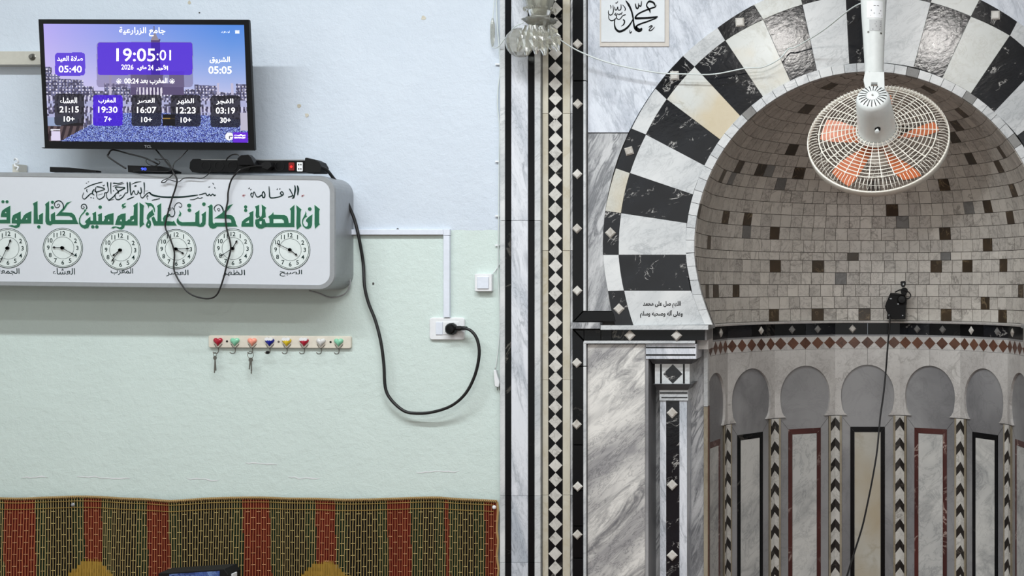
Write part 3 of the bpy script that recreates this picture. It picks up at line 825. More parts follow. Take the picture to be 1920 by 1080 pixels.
# plastered shell behind the mosaic
def dome(phi, u, off):
    """phi<0: height below the springing in metres; phi>=0: angle"""
    if phi <= 0:
        p, nn = path(1, u); q = p + nn * off; return Vector((NX + .005 + q.x, q.y, ZA + phi))
    c = math.cos(phi); p, nn = path(c, u); nrm = (nn * c + Vector((0, 0, -math.sin(phi)))).normalized()
    q = p + nrm * off; return Vector((NX + .005 + q.x, q.y, ZA + R * math.sin(phi) + 0 * off))
mb = MB(); rows = [ZL - 0.012 - ZA, 0.0001] + [math.radians(90 * k / 24) for k in range(1, 25)]; n = 64; V = []; Fc = []
for ph in rows:
    for k in range(n + 1): V.append(dome(ph, k / n, -0.002))
for r in range(len(rows) - 1):
    for k in range(n): Fc.append((r * (n + 1) + k, (r + 1) * (n + 1) + k, (r + 1) * (n + 1) + k + 1, r * (n + 1) + k + 1))
mb.add(V, Fc); mb.build('dome_mortar', M['grout'], wn, smooth=True)
# mosaic tiles
ROW = 0.0533
BROWN = [(1432, 315), (1507, 321), (1392, 306), (1350, 338.5), (1310, 384), (1361.6, 396), (1407.6, 402), (1448, 426.5), (1329.6, 464), (1454, 494), (1532.6, 495.6), (1600, 477),
         (1384, 542), (1329, 540.6), (1343.6, 540.6), (1445, 587), (1527.6, 587), (1612.6, 588), (1768, 343.6), (1677.6, 388), (1845, 386), (1892, 407), (1765, 428), (1846.5, 452.6),
         (1751, 496), (1822, 500), (1885, 499), (1841.5, 568), (1765, 588), (1885, 592), (1826.7, 305), (1871, 318), (1901.6, 357.8), (1916, 546), (1560.7, 162), (1513, 209), (1494, 285),
         (1785.6, 267), (1791, 228.5), (1807.8, 213), (1878, 285), (1739, 177), (1530, 152), (1700, 240), (1600, 300), (1560, 250)]
GREY = [(1442, 318), (1489.6, 321), (1470, 338), (1375, 345), (1573, 518), (1403, 424), (1812, 386), (1640, 340), (1770, 475), (1700, 425)]
tiles = []
rows = []
z = ZL
while z < ZA - 0.02: rows.append((z - ZA, min(z + ROW, ZA) - ZA, 1.0)); z += ROW
if rows and rows[-1][1] < -0.0001: rows[-1] = (rows[-1][0], 0.0, 1.0)
nr = 19; st = math.radians(90) / nr
for k in range(nr): rows.append((k * st + 1e-6, (k + 1) * st, math.cos((k + .5) * st)))
for ri, (a, b, c) in enumerate(rows):
    nt_ = max(3, int(round(LTOT * c / ROW))); sh = random.random()
    cuts = sorted(set([0.0] + [min(1, max(0, (k + sh + random.uniform(-.07, .07)) / nt_)) for k in range(nt_)] + [1.0]))
    g = 0.0012
    for u0, u1 in zip(cuts[:-1], cuts[1:]):
        L = LTOT * c
        if (u1 - u0) * L < 0.008: continue
        ga = g / (1 if a < 0 else R)
        gu = g / L
        j = [random.uniform(-.0008, .0008) for _ in range(4)]
        fr = 0.0035
        pts = [(a + ga, u0 + gu), (a + ga, u1 - gu), (b - ga, u1 - gu), (b - ga, u0 + gu)]
        if a < 0: pts = [(a + ga, u0 + gu), (a + ga, u1 - gu), (b - g, u1 - gu), (b - g, u0 + gu)]
        V = [dome(p, u, fr + j[k]) for k, (p, u) in enumerate(pts)] + [dome(p, u, -0.002) for p, u in pts]
        cen = sum((v for v in V[:4]), Vector()) / 4
        q = [proj(v) for v in V[:4]]
        ar = abs(sum(q[k][0] * q[(k + 1) % 4][1] - q[(k + 1) % 4][0] * q[k][1] for k in range(4))) / 2
        cp = proj(cen)
        vis = cp[0] < 1925 and (math.dist(cp, AC) < 325 or cp[1] > 462) and not math.dist(cp, (1646, 262)) < 118
        tiles.append([V, cp, ar if vis else 0, 'tile'])
for lst, mm in ((BROWN, 'brown'), (GREY, 'tileg')):
    for b in lst:
        best = min(tiles, key=lambda t: math.dist(t[1], b))
        if best[3] == 'tile': best[3] = mm; best[2] *= 3 if best[2] > 0 else 1
tiles.sort(key=lambda t: -t[2])
QF = [(0, 3, 2, 1), (0, 1, 5, 4), (1, 2, 6, 5), (2, 3, 7, 6), (3, 0, 4, 7)]
rest = MB()
mlist = ['tile', 'brown', 'tileg']
for k, (V, cp, ar, mm) in enumerate(tiles):
    if k < 300: obj('mosaic_tile', V, QF, M[mm], wn)
    else: rest.add(V, QF, None, mlist.index(mm))
rest.c = []
rest.build('mosaic_tile', None, wn, mats=[M[m] for m in mlist], kind='stuff')


# ------------------------------------------------------------------ clock sign on the painted wall
SY, SB = -0.135, YP                     # front and back of the sign
def sl(x): return 0.0115 * x            # it hangs slightly out of level
def fs(x, y, off=0.0):
    v = P(x, y + sl(x), SY); v.y -= off; return v
def sgn_rr(x0, y0, x1, y1, r): return rrect(x0, y0, x1, y1, r, 7)
sign = empty('clock_sign', P(300, 540, 0), 'long white wall sign with green Arabic lettering and a row of dials', 'sign')
X0, X1, Y0, Y1 = -330, 628.5, 322.5, 536.5
out = sgn_rr(X0, Y0, X1, Y1, 30); inn = sgn_rr(X0 + 10, Y0 + 8, X1 - 10, Y1 - 9, 22)
# body: sides run straight back to the wall, with fine ribs
mb = MB(); o = cw(out); n = len(o); V = []
for dd in (0.0, 0.006, 0.010, 0.03, 0.035, 0.06, 0.065, 0.09, 0.095, 0.12, 0.125, SB - SY):
    rib = 0.0015 if dd in (0.010, 0.03, 0.035, 0.06, 0.065, 0.09, 0.095, 0.12) else 0.0
    for x, y in (inset(o, 1.5) if dd == 0.0 else o):
        v = fs(x, y); V.append((v.x, v.y + dd, v.z))
Fc = []
for k in range(11):
    for a in range(n): Fc.append((k * n + a, k * n + (a + 1) % n, (k + 1) * n + (a + 1) % n, (k + 1) * n + a))
mb.add(V, Fc); mb.build('sign_body', M['silver'], sign, smooth=False)
mb = MB(); prism(mb, [inset(o, 1.5), inn], fs, 0.0, -0.004); mb.build('frame_rim', M['silver'], sign)
mb = MB(); prism(mb, [inn], fs, -0.002, -0.006); mb.build('face_panel', M['face'], sign)
FO = -0.0013
def C4(ox, oy, s): return lambda pts: [(ox + x / s, oy + y / s - sl(ox + x / s)) for x, y in pts]
g4, g3, g2, g1 = C4(430, 330, 9.816), C4(270, 330, 9.817), C4(140, 330, 9.817), C4(0, 330, 8.727)
GL = []     # (crop, outer, holes)
GL += [(g4, [(1565, 530), (1665, 610), (1650, 640), (1650, 870), (1665, 885), (1575, 970), (1565, 880), (1568, 640)], []),
       (g4, [(1525, 705), (1520, 900), (1500, 950), (1450, 975), (1400, 965), (1350, 920), (1335, 860), (1340, 800), (1370, 740), (1395, 690), (1400, 645), (1418, 690), (1412, 720), (1430, 745), (1395, 765), (1362, 805), (1352, 860), (1375, 915), (1410, 935), (1440, 915), (1445, 870), (1425, 845), (1405, 835), (1412, 800), (1450, 760)], []),
       (g4, [(1230, 535), (1325, 615), (1308, 660), (1305, 860), (1322, 920), (1240, 990), (1230, 900), (1238, 650)], []),
       (g4, [(1195, 530), (1110, 605), (1128, 640), (1125, 862), (1090, 865), (1080, 790), (1060, 745), (1010, 715), (812, 710), (805, 665), (780, 700), (712, 750), (735, 790), (740, 862), (672, 868), (672, 938), (730, 940), (1195, 940)], [[(808, 790), (960, 790), (1000, 820), (1005, 865), (808, 868)]]),
       (g4, [(478, 800), (555, 792), (650, 793), (668, 868), (668, 935), (600, 970), (540, 965), (490, 930), (472, 870)], [[(550, 835), (596, 826), (590, 890), (555, 885)]]),
       (g4, [(470, 560), (545, 530), (548, 720), (560, 750), (500, 785), (480, 730), (488, 610)], []),
       (g4, [(592, 525), (675, 580), (658, 620), (668, 755), (600, 788), (530, 788), (560, 762), (592, 735), (600, 640)], []),
       (g4, [(440, 640), (360, 680), (375, 710), (370, 740), (280, 790), (230, 840), (218, 900), (220, 932), (440, 932)], [[(295, 855), (360, 810), (362, 862), (300, 862)]]),
       (g3, [(1235, 520), (1260, 545), (1262, 850), (1290, 885), (1300, 858), (1605, 858), (1600, 810), (1560, 785), (1290, 778), (1420, 690), (1500, 615), (1545, 550), (1635, 515), (1560, 610), (1480, 708), (1600, 718), (1650, 755), (1680, 830), (1690, 880), (1720, 930), (1345, 930), (1320, 955), (1265, 972), (1210, 950), (1185, 900), (1192, 580), (1170, 565)], []),
       (g3, [(1015, 630), (935, 685), (945, 710), (940, 845), (700, 850), (650, 830), (627, 790), (632, 745), (600, 800), (598, 850), (625, 890), (680, 915), (960, 920), (1030, 940), (1090, 930), (1130, 885), (1135, 800), (1138, 650), (1055, 710), (1070, 740), (1065, 850), (1040, 870), (1036, 890), (1025, 888), (1015, 840)], []),
       (g3, [(650, 630), (685, 690), (670, 740), (641, 743), (634, 725), (655, 690)], []),
       (g3, [(600, 912), (180, 912), (150, 830), (135, 770), (180, 740), (225, 832), (245, 830), (248, 580), (235, 550), (312, 500), (315, 832), (355, 835), (345, 780), (370, 730), (430, 695), (480, 700), (470, 740), (430, 760), (420, 830), (530, 840), (545, 820)], []),
       (g3, [(150, 610), (172, 680), (190, 705), (150, 740), (110, 765), (90, 795), (120, 830), (130, 890), (110, 950), (80, 962), (45, 940), (30, 900), (50, 850), (65, 820), (45, 780), (55, 720), (90, 670), (130, 640)], [[(75, 870), (93, 888), (85, 915), (68, 900)]]),
       (g3, [(10, 485), (60, 495), (130, 500), (175, 540), (197, 600), (197, 660), (188, 670), (180, 640), (165, 590), (130, 550), (95, 550), (75, 595), (70, 555), (50, 525)], []),
       (g2, [(1190, 485), (1275, 545), (1265, 600), (1260, 850), (1280, 885), (1195, 950), (1190, 880), (1195, 600)], []),
       (g2, [(1155, 490), (1155, 910), (918, 908), (910, 950), (870, 985), (820, 980), (760, 945), (720, 960), (695, 970), (690, 950), (660, 965), (700, 930), (750, 925), (830, 945), (860, 925), (850, 903), (740, 900), (755, 840), (790, 740), (850, 700), (935, 685), (935, 830), (960, 825), (990, 795), (1010, 800), (1020, 745), (1080, 725), (1090, 580), (1075, 545)],
        [[(830, 830), (850, 785), (870, 835)], [(1035, 830), (1090, 790), (1088, 832)]]),
       (g2, [(860, 560), (870, 520), (935, 495), (925, 520), (900, 530), (905, 550), (940, 545), (935, 575), (875, 600), (870, 585), (885, 572)], []),
       (g2, [(712, 680), (600, 710), (545, 745), (555, 775), (530, 830), (500, 830), (498, 680), (420, 715), (435, 740), (430, 830), (395, 820), (390, 655), (320, 690), (335, 720), (335, 820), (290, 820), (285, 745), (200, 820), (185, 850), (205, 860), (210, 885), (170, 905), (125, 890), (97, 850), (97, 790), (122, 730), (172, 680), (212, 625), (185, 605), (160, 660), (110, 715), (78, 780), (75, 870), (115, 940), (185, 972), (245, 955), (280, 890), (712, 895)], [[(605, 830), (625, 785), (640, 832)]]),
       (g1, [(800, 410), (735, 460), (745, 500), (740, 750), (760, 790), (820, 810), (860, 785), (1280, 785), (1250, 720), (1220, 640), (1170, 600), (1008, 593), (1055, 545), (1100, 470), (1165, 415), (1090, 435), (1040, 510), (910, 650), (1130, 655), (1175, 680), (1185, 720), (900, 718), (895, 590), (830, 630), (830, 735), (810, 740), (802, 690)], []),
       (g1, [(610, 410), (535, 450), (550, 490), (548, 780), (698, 785), (700, 600), (635, 640), (635, 710), (615, 710), (612, 600)], []),
       (g1, [(510, 575), (430, 610), (390, 640), (360, 700), (345, 715), (335, 700), (335, 580), (270, 610), (210, 640), (190, 700), (188, 775), (270, 778), (275, 800), (230, 812), (195, 800), (135, 812), (180, 830), (260, 852), (310, 835), (335, 778), (508, 775)], [[(415, 710), (440, 680), (445, 712)], [(245, 715), (262, 680), (278, 718)]]),
       (g1, [(165, 485), (165, 775), (-60, 775), (-60, 718), (105, 715), (105, 672), (10, 668), (15, 620), (30, 570), (80, 530)], [[(75, 605), (90, 580), (105, 605)]]),
       ]
DOTS = [(g4, 1478, 607, 34), (g4, 297, 568, 30), (g4, 298, 632, 30), (g3, 828, 543, 38), (g3, 833, 628, 34), (g3, 1100, 518, 33), (g2, 465, 572, 32), (g2, 228, 697, 30), (g2, 330, 935, 32), (g2, 405, 935, 32),
        (g1, 855, 428, 25), (g1, 853, 515, 25), (g1, 632, 832, 28), (g1, 45, 420, 25), (g1, 112, 420, 25)]
mbg, mbe = MB(), MB()
for cf, o, hs in GL:
    pts = cf(o)
    prism(mbg, [pts] + [cf(h) for h in hs], fs, -0.0006, -0.0018)
    prism(mbe, [inset(pts, -0.9)], fs, -0.0014, -0.0018)
for cf, x, y, r in DOTS:
    (cx, cy), (c2, _) = cf([(x, y), (x + r, y)]); prism(mbg, [circ(cx, cy, c2 - cx, 14)], fs, -0.0006, -0.0018); prism(mbe, [circ(cx, cy, c2 - cx + .8, 14)], fs, -0.0014, -0.0018)
mbe.build('letter_edging', M['gedge'], sign)
tag(mbg.build('green_lettering', M['green'], sign), 'large dark green Arabic lettering')
mb = MB()
def st(cf, pts, w): stroke(mb, cf(pts), [q / 8.3 for q in w] if isinstance(w, list) else w / 8.3, fs, FO)
for cf, pts, w in [(g3, [(470, 575), (440, 600), (455, 635), (485, 625), (495, 595), (470, 575)], 9), (g3, [(455, 700), (485, 735), (520, 748), (550, 725), (565, 670), (545, 610), (510, 575)], [12, 14, 10]),
                   (g3, [(555, 620), (560, 560), (590, 510), (640, 488), (685, 515), (690, 555), (665, 575), (640, 560)], 10), (g3, [(1320, 660), (1290, 600), (1315, 550), (1370, 525), (1420, 555), (1450, 610), (1458, 660)], [8, 14, 8, 22, 16]),
                   (g3, [(1370, 640), (1350, 610), (1375, 595), (1395, 615), (1385, 640), (1360, 640)], 8), (g3, [(1175, 560), (1200, 575)], 14),
                   (g2, [(210, 610), (222, 575), (200, 528), (160, 516), (122, 545), (125, 590), (158, 600), (175, 572), (150, 560)], [16, 14, 11, 9]),
                   (g1, [(1037, 540), (1032, 470), (1000, 420), (950, 403), (900, 430), (888, 470), (910, 512), (950, 512), (975, 480), (950, 455), (932, 485)], [16, 12, 9])]: st(cf, pts, w)
# bismillah
for cf, pts, w in [(g2, [(170, 240), (250, 190), (380, 140), (510, 110)], [9, 14, 12]), (g2, [(205, 135), (222, 125)], 16), (g2, [(240, 108), (262, 102)], 14), (g2, [(228, 240), (218, 265), (232, 300)], 12),
                   (g2, [(168, 300), (140, 370), (152, 412), (185, 420), (240, 370), (290, 325), (322, 325), (358, 352)], [8, 10, 14, 16, 12, 18]), (g2, [(322, 325), (330, 280), (362, 238)], [16, 20, 14]),
                   (g2, [(370, 262), (395, 292), (470, 272), (552, 240), (480, 208), (400, 195)], [24, 14, 12, 16, 18]), (g2, [(392, 200), (380, 260), (402, 320), (402, 375), (432, 420), (475, 420), (540, 372), (552, 310), (600, 300), (617, 250), (605, 180), (600, 110)], [14, 12, 10, 14, 14, 12, 14, 20]),
                   (g2, [(665, 115), (661, 200), (667, 330)], [16, 14, 12]), (g2, [(430, 350), (510, 325)], 9), (g2, [(515, 165), (530, 182), (550, 160)], 11), (g2, [(290, 392), (306, 402)], 22), (g2, [(335, 400), (352, 408)], 22),
                   (g2, [(582, 300), (585, 380), (620, 438), (662, 420), (722, 368), (762, 318), (802, 292), (762, 235), (752, 202), (830, 205), (922, 215), (862, 252), (802, 282), (800, 322)], [10, 14, 16, 14, 14, 18, 16, 18, 24]),
                   (g2, [(745, 330), (745, 390), (772, 430), (820, 430), (880, 388), (915, 340), (932, 312), (972, 298), (972, 200), (965, 110)], [10, 14, 16, 12, 14, 22]),
                   (g2, [(700, 130), (800, 133), (890, 115)], [22, 12, 8]), (g2, [(700, 190), (800, 160), (910, 135)], 9), (g2, [(704, 270), (722, 272)], 26), (g2, [(618, 455), (720, 425)], [14, 8]), (g2, [(820, 378), (840, 350), (862, 360)], 8),
                   (g2, [(1015, 110), (1020, 230), (1036, 350), (1062, 300), (1088, 268), (1102, 315), (1132, 342), (1160, 312), (1165, 262)], [22, 14, 14, 10, 14]), (g2, [(1160, 262), (1192, 320), (1226, 298), (1215, 205)], [10, 16, 18]),
                   (g2, [(1045, 150), (1130, 115), (1225, 100)], [8, 14, 8]), (g2, [(1098, 190), (1116, 182), (1136, 178)], 20), (g2, [(1275, 115), (1282, 220), (1274, 340)], [22, 14, 10]), (g2, [(958, 435), (1030, 405), (1095, 380)], [12, 18, 8]),
                   (g2, [(1205, 300), (1212, 370), (1240, 405), (1272, 380), (1322, 328), (1375, 300), (1400, 330)], [10, 14, 14, 18]), (g3, [(95, 300), (130, 335), (200, 362), (350, 385), (550, 388), (750, 380), (990, 348)], [16, 26, 22, 24, 18]), (g3, [(1005, 345), (1060, 335), (1130, 315), (1150, 350), (1180, 357), (1200, 332), (1225, 360), (1262, 332), (1290, 357), (1316, 345)], [12, 16, 14, 20]),
                   (g3, [(1180, 205), (1215, 195)], 16), (g3, [(1262, 125), (1280, 158)], 18), (g3, [(1296, 205), (1310, 230)], 20), (g3, [(840, 437), (920, 430), (990, 400), (1020, 410), (1080, 395)], [8, 12, 10]), (g3, [(140, 447), (220, 430), (295, 412)], 12), (g3, [(45, 390), (62, 358), (78, 372)], 12), (g3, [(50, 385), (66, 432)], 13), (g3, [(20, 275), (75, 272)], 7)]: st(cf, pts, w)
mb.build('black_lettering', M['inkg'], sign, kind='stuff'); mb = MB()
for pts, w in [([(1248, 172), (1265, 240), (1255, 355)], [14, 30, 14]), ([(1200, 168), (1212, 240), (1198, 330), (1185, 395), (1150, 405)], [14, 26, 16, 18]), ([(1103, 230), (1150, 320), (1190, 395)], [20, 14, 14]), ([(1078, 388), (1130, 375), (1178, 355)], 16),
               ([(728, 188), (736, 300), (745, 388), (800, 402), (900, 385), (980, 350), (988, 312), (962, 285), (935, 320), (975, 348)], [12, 20, 14, 18, 12, 18]), ([(872, 252), (888, 230)], 22), ([(918, 245), (935, 228)], 22),
               ([(600, 345), (608, 305), (630, 290), (652, 335), (645, 388), (615, 392), (596, 350), (545, 380), (500, 378), (472, 320), (450, 290), (436, 345), (420, 392), (392, 345), (405, 315), (425, 318)], [14, 18, 20, 12, 12, 18]), ([(352, 238), (372, 212)], 18), ([(385, 258), (402, 236)], 18)]: st(g4, pts, w)
for t_, x in (('الصبح', 545), ('الظهر', 438), ('العصر', 332), ('المغرب', 228), ('العشاء', 119), ('الجمعة', 15)):
    mb2 = MB(); text(mb2, arabic(t_), x, (512 if x > 300 else 509) - sl(x), 42, 13, fs, FO, .008); mb2.build('dial_caption', M['inkg'], sign)
mb.build('black_lettering', M['inkg'], sign, kind='stuff')
for pts in ([(235, 365), (290, 345)], [(250, 340), (270, 385)], [(1325, 375), (1375, 345)], [(1335, 350), (1350, 380)]): mb = MB(); stroke(mb, g4(pts), 3, fs, FO); mb.build('flower_mark', plain('faded_pink_print', (190, 140, 144), 0.6), sign)
# dials
hands = [(14.8, 465.3, 22, 205), (117.6, 464.7, -87, 119), (226, 468.8, 231, 215), (330.4, 466.9, 120, 88), (436.7, 466, 30, 236), (544, 468.2, 127, 296), (-88, 463, 70, 200)]
for hx, hy, hh, hm in hands:
    cyy = hy - sl(hx)
    r = 37.5
    dl = MB(); prism(dl, [circ(hx, cyy, r, 40)], fs, -0.0008, -0.0018)
    dial = dl.build('clock_dial', M['gedge'] if False else plain('dial_white', (206, 214, 212), 0.35) if hx > 500 else bpy.data.materials['dial_white'] if 'dial_white' in bpy.data.materials else plain('dial_white', (206, 214, 212), 0.35), sign)
    mk = MB()
    for rr, w_ in ((r, 1.0), (r - 2.4, 0.8), (21, 0.6)):
        c = circ(hx, cyy, rr, 40); prism(mk, [c, circ(hx, cyy, rr - w_, 40)], fs, -0.0004, -0.0007)
    for k in range(12):
        a = math.radians(30 * (k + 1)); text(mk, str(k + 1), hx + 27.3 * math.sin(a), cyy - 27.3 * math.cos(a), None, 8.2, fs, -0.0004, 0.015)
    mk.build('numerals', M['inkg'], dial)
    for ang, ln, nm in ((hh, 18, 'hour_hand'), (hm, 27, 'minute_hand')):
        a = math.radians(ang); dx, dy = math.sin(a), -math.cos(a); hb = MB()
        stroke(hb, [(hx, cyy), (hx + dx * ln * .55, cyy + dy * ln * .55), (hx + dx * ln * .72, cyy + dy * ln * .72), (hx + dx * ln * .82, cyy + dy * ln * .82), (hx + dx * ln, cyy + dy * ln)],
               [1.6, 1.4, 1.6, 4.4, 0.8] if nm == 'hour_hand' else [1.4, 1.0, 1.2, 3.0, 0.7], fs, 0.003 if nm == 'hour_hand' else 0.005, 3)
        prism(hb, [circ(hx, cyy, 3.0, 12)], fs, 0.006, -0.0004)
        hb.build(nm, M['blackp'], dial)

# ------------------------------------------------------------------ television
def tvY(y): return -0.185 + 0.04 * (y - 38) / 240
def ft(x, y, off=0.0):
    Y = tvY(y); v = P(x, y, Y); v.y -= off; return v
tv = empty('television', P(272, 277, -0.1), 'flat black-framed television showing prayer times, above the clock sign', 'television')
oc = [(72, 36), (466.5, 37), (477.5, 280.5), (84, 276.5)]; sc = [(80.5, 44.5), (457.5, 46.5), (465.5, 267.5), (90, 264.5)]
mb = MB()
prism(mb, [oc, sc], ft, 0.0, -0.012)
mb.build('bezel', M['blackp'], tv)
mb = MB(); prism(mb, [inset(oc, 3)], ft, -0.012, -0.024); prism(mb, [inset(oc, 35)], ft, -0.03, -0.065); mb.build('rear_case', M['matte'], tv)
mb = MB(); prism(mb, [[(78, 276.4), (476, 280.2), (476.4, 281.8), (80, 278)]], ft, 0.001, -0.01); mb.build('lower_trim', M['matte'], tv)
mb = MB(); text(mb, 'TCL', 277.5, 274.6, 13.5, 5, ft, 0.0006, 0.01); mb.build('brand_mark', M['silver'], tv)
# the picture on the panel, one small face per screen dot
W_, H_ = 380, 224
def bil(u, v):
    a = Vector(sc[0]).lerp(Vector(sc[1]), u); b = Vector(sc[3]).lerp(Vector(sc[2]), u); return a.lerp(b, v)
U = (np.arange(W_) + .5) / W_; Vv = (np.arange(H_) + .5) / H_
uu, vv = np.meshgrid(U, Vv)
top = np.array(sc[0])[None, None] * (1 - uu[..., None]) + np.array(sc[1])[None, None] * uu[..., None]
bot = np.array(sc[3])[None, None] * (1 - uu[..., None]) + np.array(sc[2])[None, None] * uu[..., None]
pxy = top * (1 - vv[..., None]) + bot * vv[..., None]
cx_, cy_ = pxy[..., 0] * 3.6, pxy[..., 1] * 3.6         # in the coordinates of the 1800 x 1080 enlargement
img = np.zeros((H_, W_, 3))
def lerp(a, b, t): return np.array(a) * (1 - t[..., None]) + np.array(b) * t[..., None]
tt = np.clip((cx_ - 290) / 1380, 0, 1); ty = np.clip((cy_ - 160) / 480, 0, 1)
img[:] = lerp((184, 172, 244), (84, 140, 226), np.clip(tt * 1.1, 0, 1))
img = img * (1 - ty[..., None] ** 1.3 * .75) + np.array((226, 214, 238)) * (ty[..., None] ** 1.3 * .75)
nz = rng.rand(H_, W_)
nb = np.repeat(np.repeat(rng.rand(H_ // 4 + 1, W_ // 3 + 1), 4, 0), 3, 1)[:H_, :W_]
def put(mask, c, a=1.0): img[mask] = img[mask] * (1 - a) + np.array(c) * a
# skyline
sky = 600 + 0 * cx_
def skyline(x):
    y = np.full_like(x, 640.0)
    for a, b, h in ((300, 345, 450), (345, 400, 500), (400, 560, 530), (560, 630, 580), (630, 700, 610), (700, 860, 560), (860, 1250, 590), (1250, 1310, 600), (1310, 1460, 570), (1460, 1590, 620), (1590, 1680, 565)):
        y = np.where((x >= a) & (x < b), h + (x - a) * .06, y)
    return y
bl = cy_ > skyline(cx_)
put(bl, (112, 112, 148)); win = bl & ((np.floor(cx_ / 11) % 2) == 0) & ((np.floor(cy_ / 10) % 2) == 0); put(win, (226, 222, 240))
put(bl & (nb > .62), (52, 48, 70), .7)
for a, b in ((1462, 1478), (1556, 1574), (734, 750)): put((cx_ > a) & (cx_ < b) & (cy_ > (560 if a > 1400 else 500)) & (cy_ < 640), (196, 190, 216))
# tower
tw = ((cx_ > 1016) & (cx_ < 1078) & (cy_ > 262) & (cy_ < 610)); put(tw, (86, 66, 120)); put((abs(cx_ - 1042) < 24 - (262 - cy_) * .5) & (cy_ < 270) & (cy_ > 225), (150, 140, 150)); put((abs(cx_ - 1037) < 3) & (cy_ < 230) & (cy_ > 175), (110, 110, 140))
put((cx_ > 878) & (cx_ < 1240) & (cy_ > 480) & (cy_ < 640) & ~((cx_ > 1090) & (cx_ < 1140) & (cy_ < 560)), (92, 80, 118)); put((cx_ > 985) & (cx_ < 1098) & (cy_ > 430) & (cy_ < 640), (72, 60, 96))
put((cx_ > 920) & (cx_ < 1100) & (cy_ > 590) & (cy_ < 700) & (np.floor(cx_ / 12) % 2 == 0), (222, 216, 232))
# arcades and court
ar = (cy_ > 640 + .02 * cx_) & (cy_ < 860); put(ar, (96, 92, 128)); put(ar & (np.floor(cy_ / 40) % 2 == 1), (176, 178, 216)); put(ar & ((np.floor(cx_ / 14) % 2) == 0) & ((np.floor(cy_ / 40) % 2) == 0), (206, 204, 232)); put(ar & (nb > .8), (40, 36, 54), .7)
curve = 760 + ((cx_ - 1000) / 700) ** 2 * 60 + np.where(cx_ < 760, (760 - cx_) * .42, 0)
cr = cy_ > curve
put(cr, (104, 124, 214)); put(cr & (nz > .52), (46, 48, 120)); put(cr & (nz < .26), (176, 198, 250))
put((cx_ < 560) & (cy_ > 830) & ~cr, (48, 36, 44)); put((cx_ < 520) & (cy_ > 790) & (cy_ < 850) & (cy_ < 930 - cx_ * .2), (150, 166, 200)); put(((cx_ < 560) & (cy_ > 850) & ~cr) & (np.floor((cx_ + cy_ * .3) / 22) % 2 == 0), (96, 80, 84))
put((cx_ > 1095) & (cx_ < 1180) & (cy_ > 770) & (cy_ < 850), (14, 10, 14)); put((cx_ > 1095) & (cx_ < 1180) & (cy_ > 795) & (cy_ < 803), (150, 120, 60))
put((cx_ > 1620) & (cy_ > 760) & (cy_ < 880), (190, 186, 206))
def rb(x0, y0, x1, y1, r=16):
    dx = np.maximum(np.maximum(x0 + r - cx_, cx_ - x1 + r), 0); dy = np.maximum(np.maximum(y0 + r - cy_, cy_ - y1 + r), 0); return dx * dx + dy * dy < r * r
put(rb(650, 282, 1300, 588, 24), (118, 108, 144), .55)
put(rb(655, 285, 1296, 505, 20), (84, 44, 222), .86); put(rb(655, 285, 1296, 505, 20) & tw, (58, 28, 160), .8)
put(rb(368, 354, 572, 510, 24), (92, 62, 216), .95)
for a, b, s_ in ((365, 565, 632), (885, 1088, 638), (1148, 1352, 640), (1418, 1620, 644)): put(rb(a, s_, b, s_ + 214, 22), (16, 14, 20), .74)
put(rb(625, 640, 825, 850, 22), (66, 22, 214), .88)
put((cx_ > 342) & (cx_ < 404) & (cy_ > 886) & (cy_ < 948), (222, 214, 240)); put((cx_ > 340) & (cx_ < 402) & (cy_ > 870) & (cy_ < 880), (240, 240, 250))
put(rb(1570, 892, 1672, 962, 6), (104, 42, 214)); put((cx_ - 1545) ** 2 + (cy_ - 920) ** 2 < 27 ** 2, (248, 248, 252)); put((cx_ > 1546) & (cx_ < 1566) & (cy_ > 916) & (cy_ < 924), (90, 90, 110)); put((cx_ > 1543) & (cx_ < 1550) & (cy_ > 918) & (cy_ < 936), (90, 90, 110))
img = np.clip(img, 0, 255) / 255.0
img = np.where(img <= 0.04045, img / 12.92, ((img + 0.055) / 1.055) ** 2.4)
vs = []
for j in range(H_ + 1):
    for i in range(W_ + 1):
        p = bil(i / W_, j / H_); vs.append(ft(p.x, p.y, -0.0025))
fc = [(j * (W_ + 1) + i, (j + 1) * (W_ + 1) + i, (j + 1) * (W_ + 1) + i + 1, j * (W_ + 1) + i + 1) for j in range(H_) for i in range(W_)]
scr = obj('screen', vs, fc, M['screen'], tv, colors=img.reshape(-1, 3))
mb = MB()
def tt_(s, x, y, w=None, h=None, b=0.0):
    if s not in ('.', '-'): mb = MB()
    else: mb = dm
    text(mb, s, x / 3.6, y / 3.6, w / 3.6 if w else None, h / 3.6 if h else None, ft, -0.0015, b, rot=0.005)
    if mb is not dm: mb.build('screen_text', M['scrw'], tv)
dm = MB()
tt_(arabic('جامع الزرارعية'), 958, 213, 312, 62, .01)
tt_('19:05', 915, 370, 262, 88, .008); tt_(':01', 1104, 372, 96, 70, 0)
tt_(arabic('الأحد,'), 1092, 458, 80, 40, .02); tt_('24', 1016, 455, 36, 34, .005); tt_(arabic('ماي,'), 955, 460, 64, 36, .02); tt_('2026', 858, 452, 82, 34, .005)
tt_(arabic('المغرب بعد'), 1036, 548, 184, 46, .01); tt_('00:24', 886, 546, 96, 34, .01)
tt_(arabic('صلاة العيد'), 470, 398, 174, 42, .01); tt_('05:40', 472, 466, 156, 46, .01)
tt_(arabic('الشروق'), 1482, 405, 136, 46, .01); tt_('05:05', 1484, 472, 156, 50, .01)
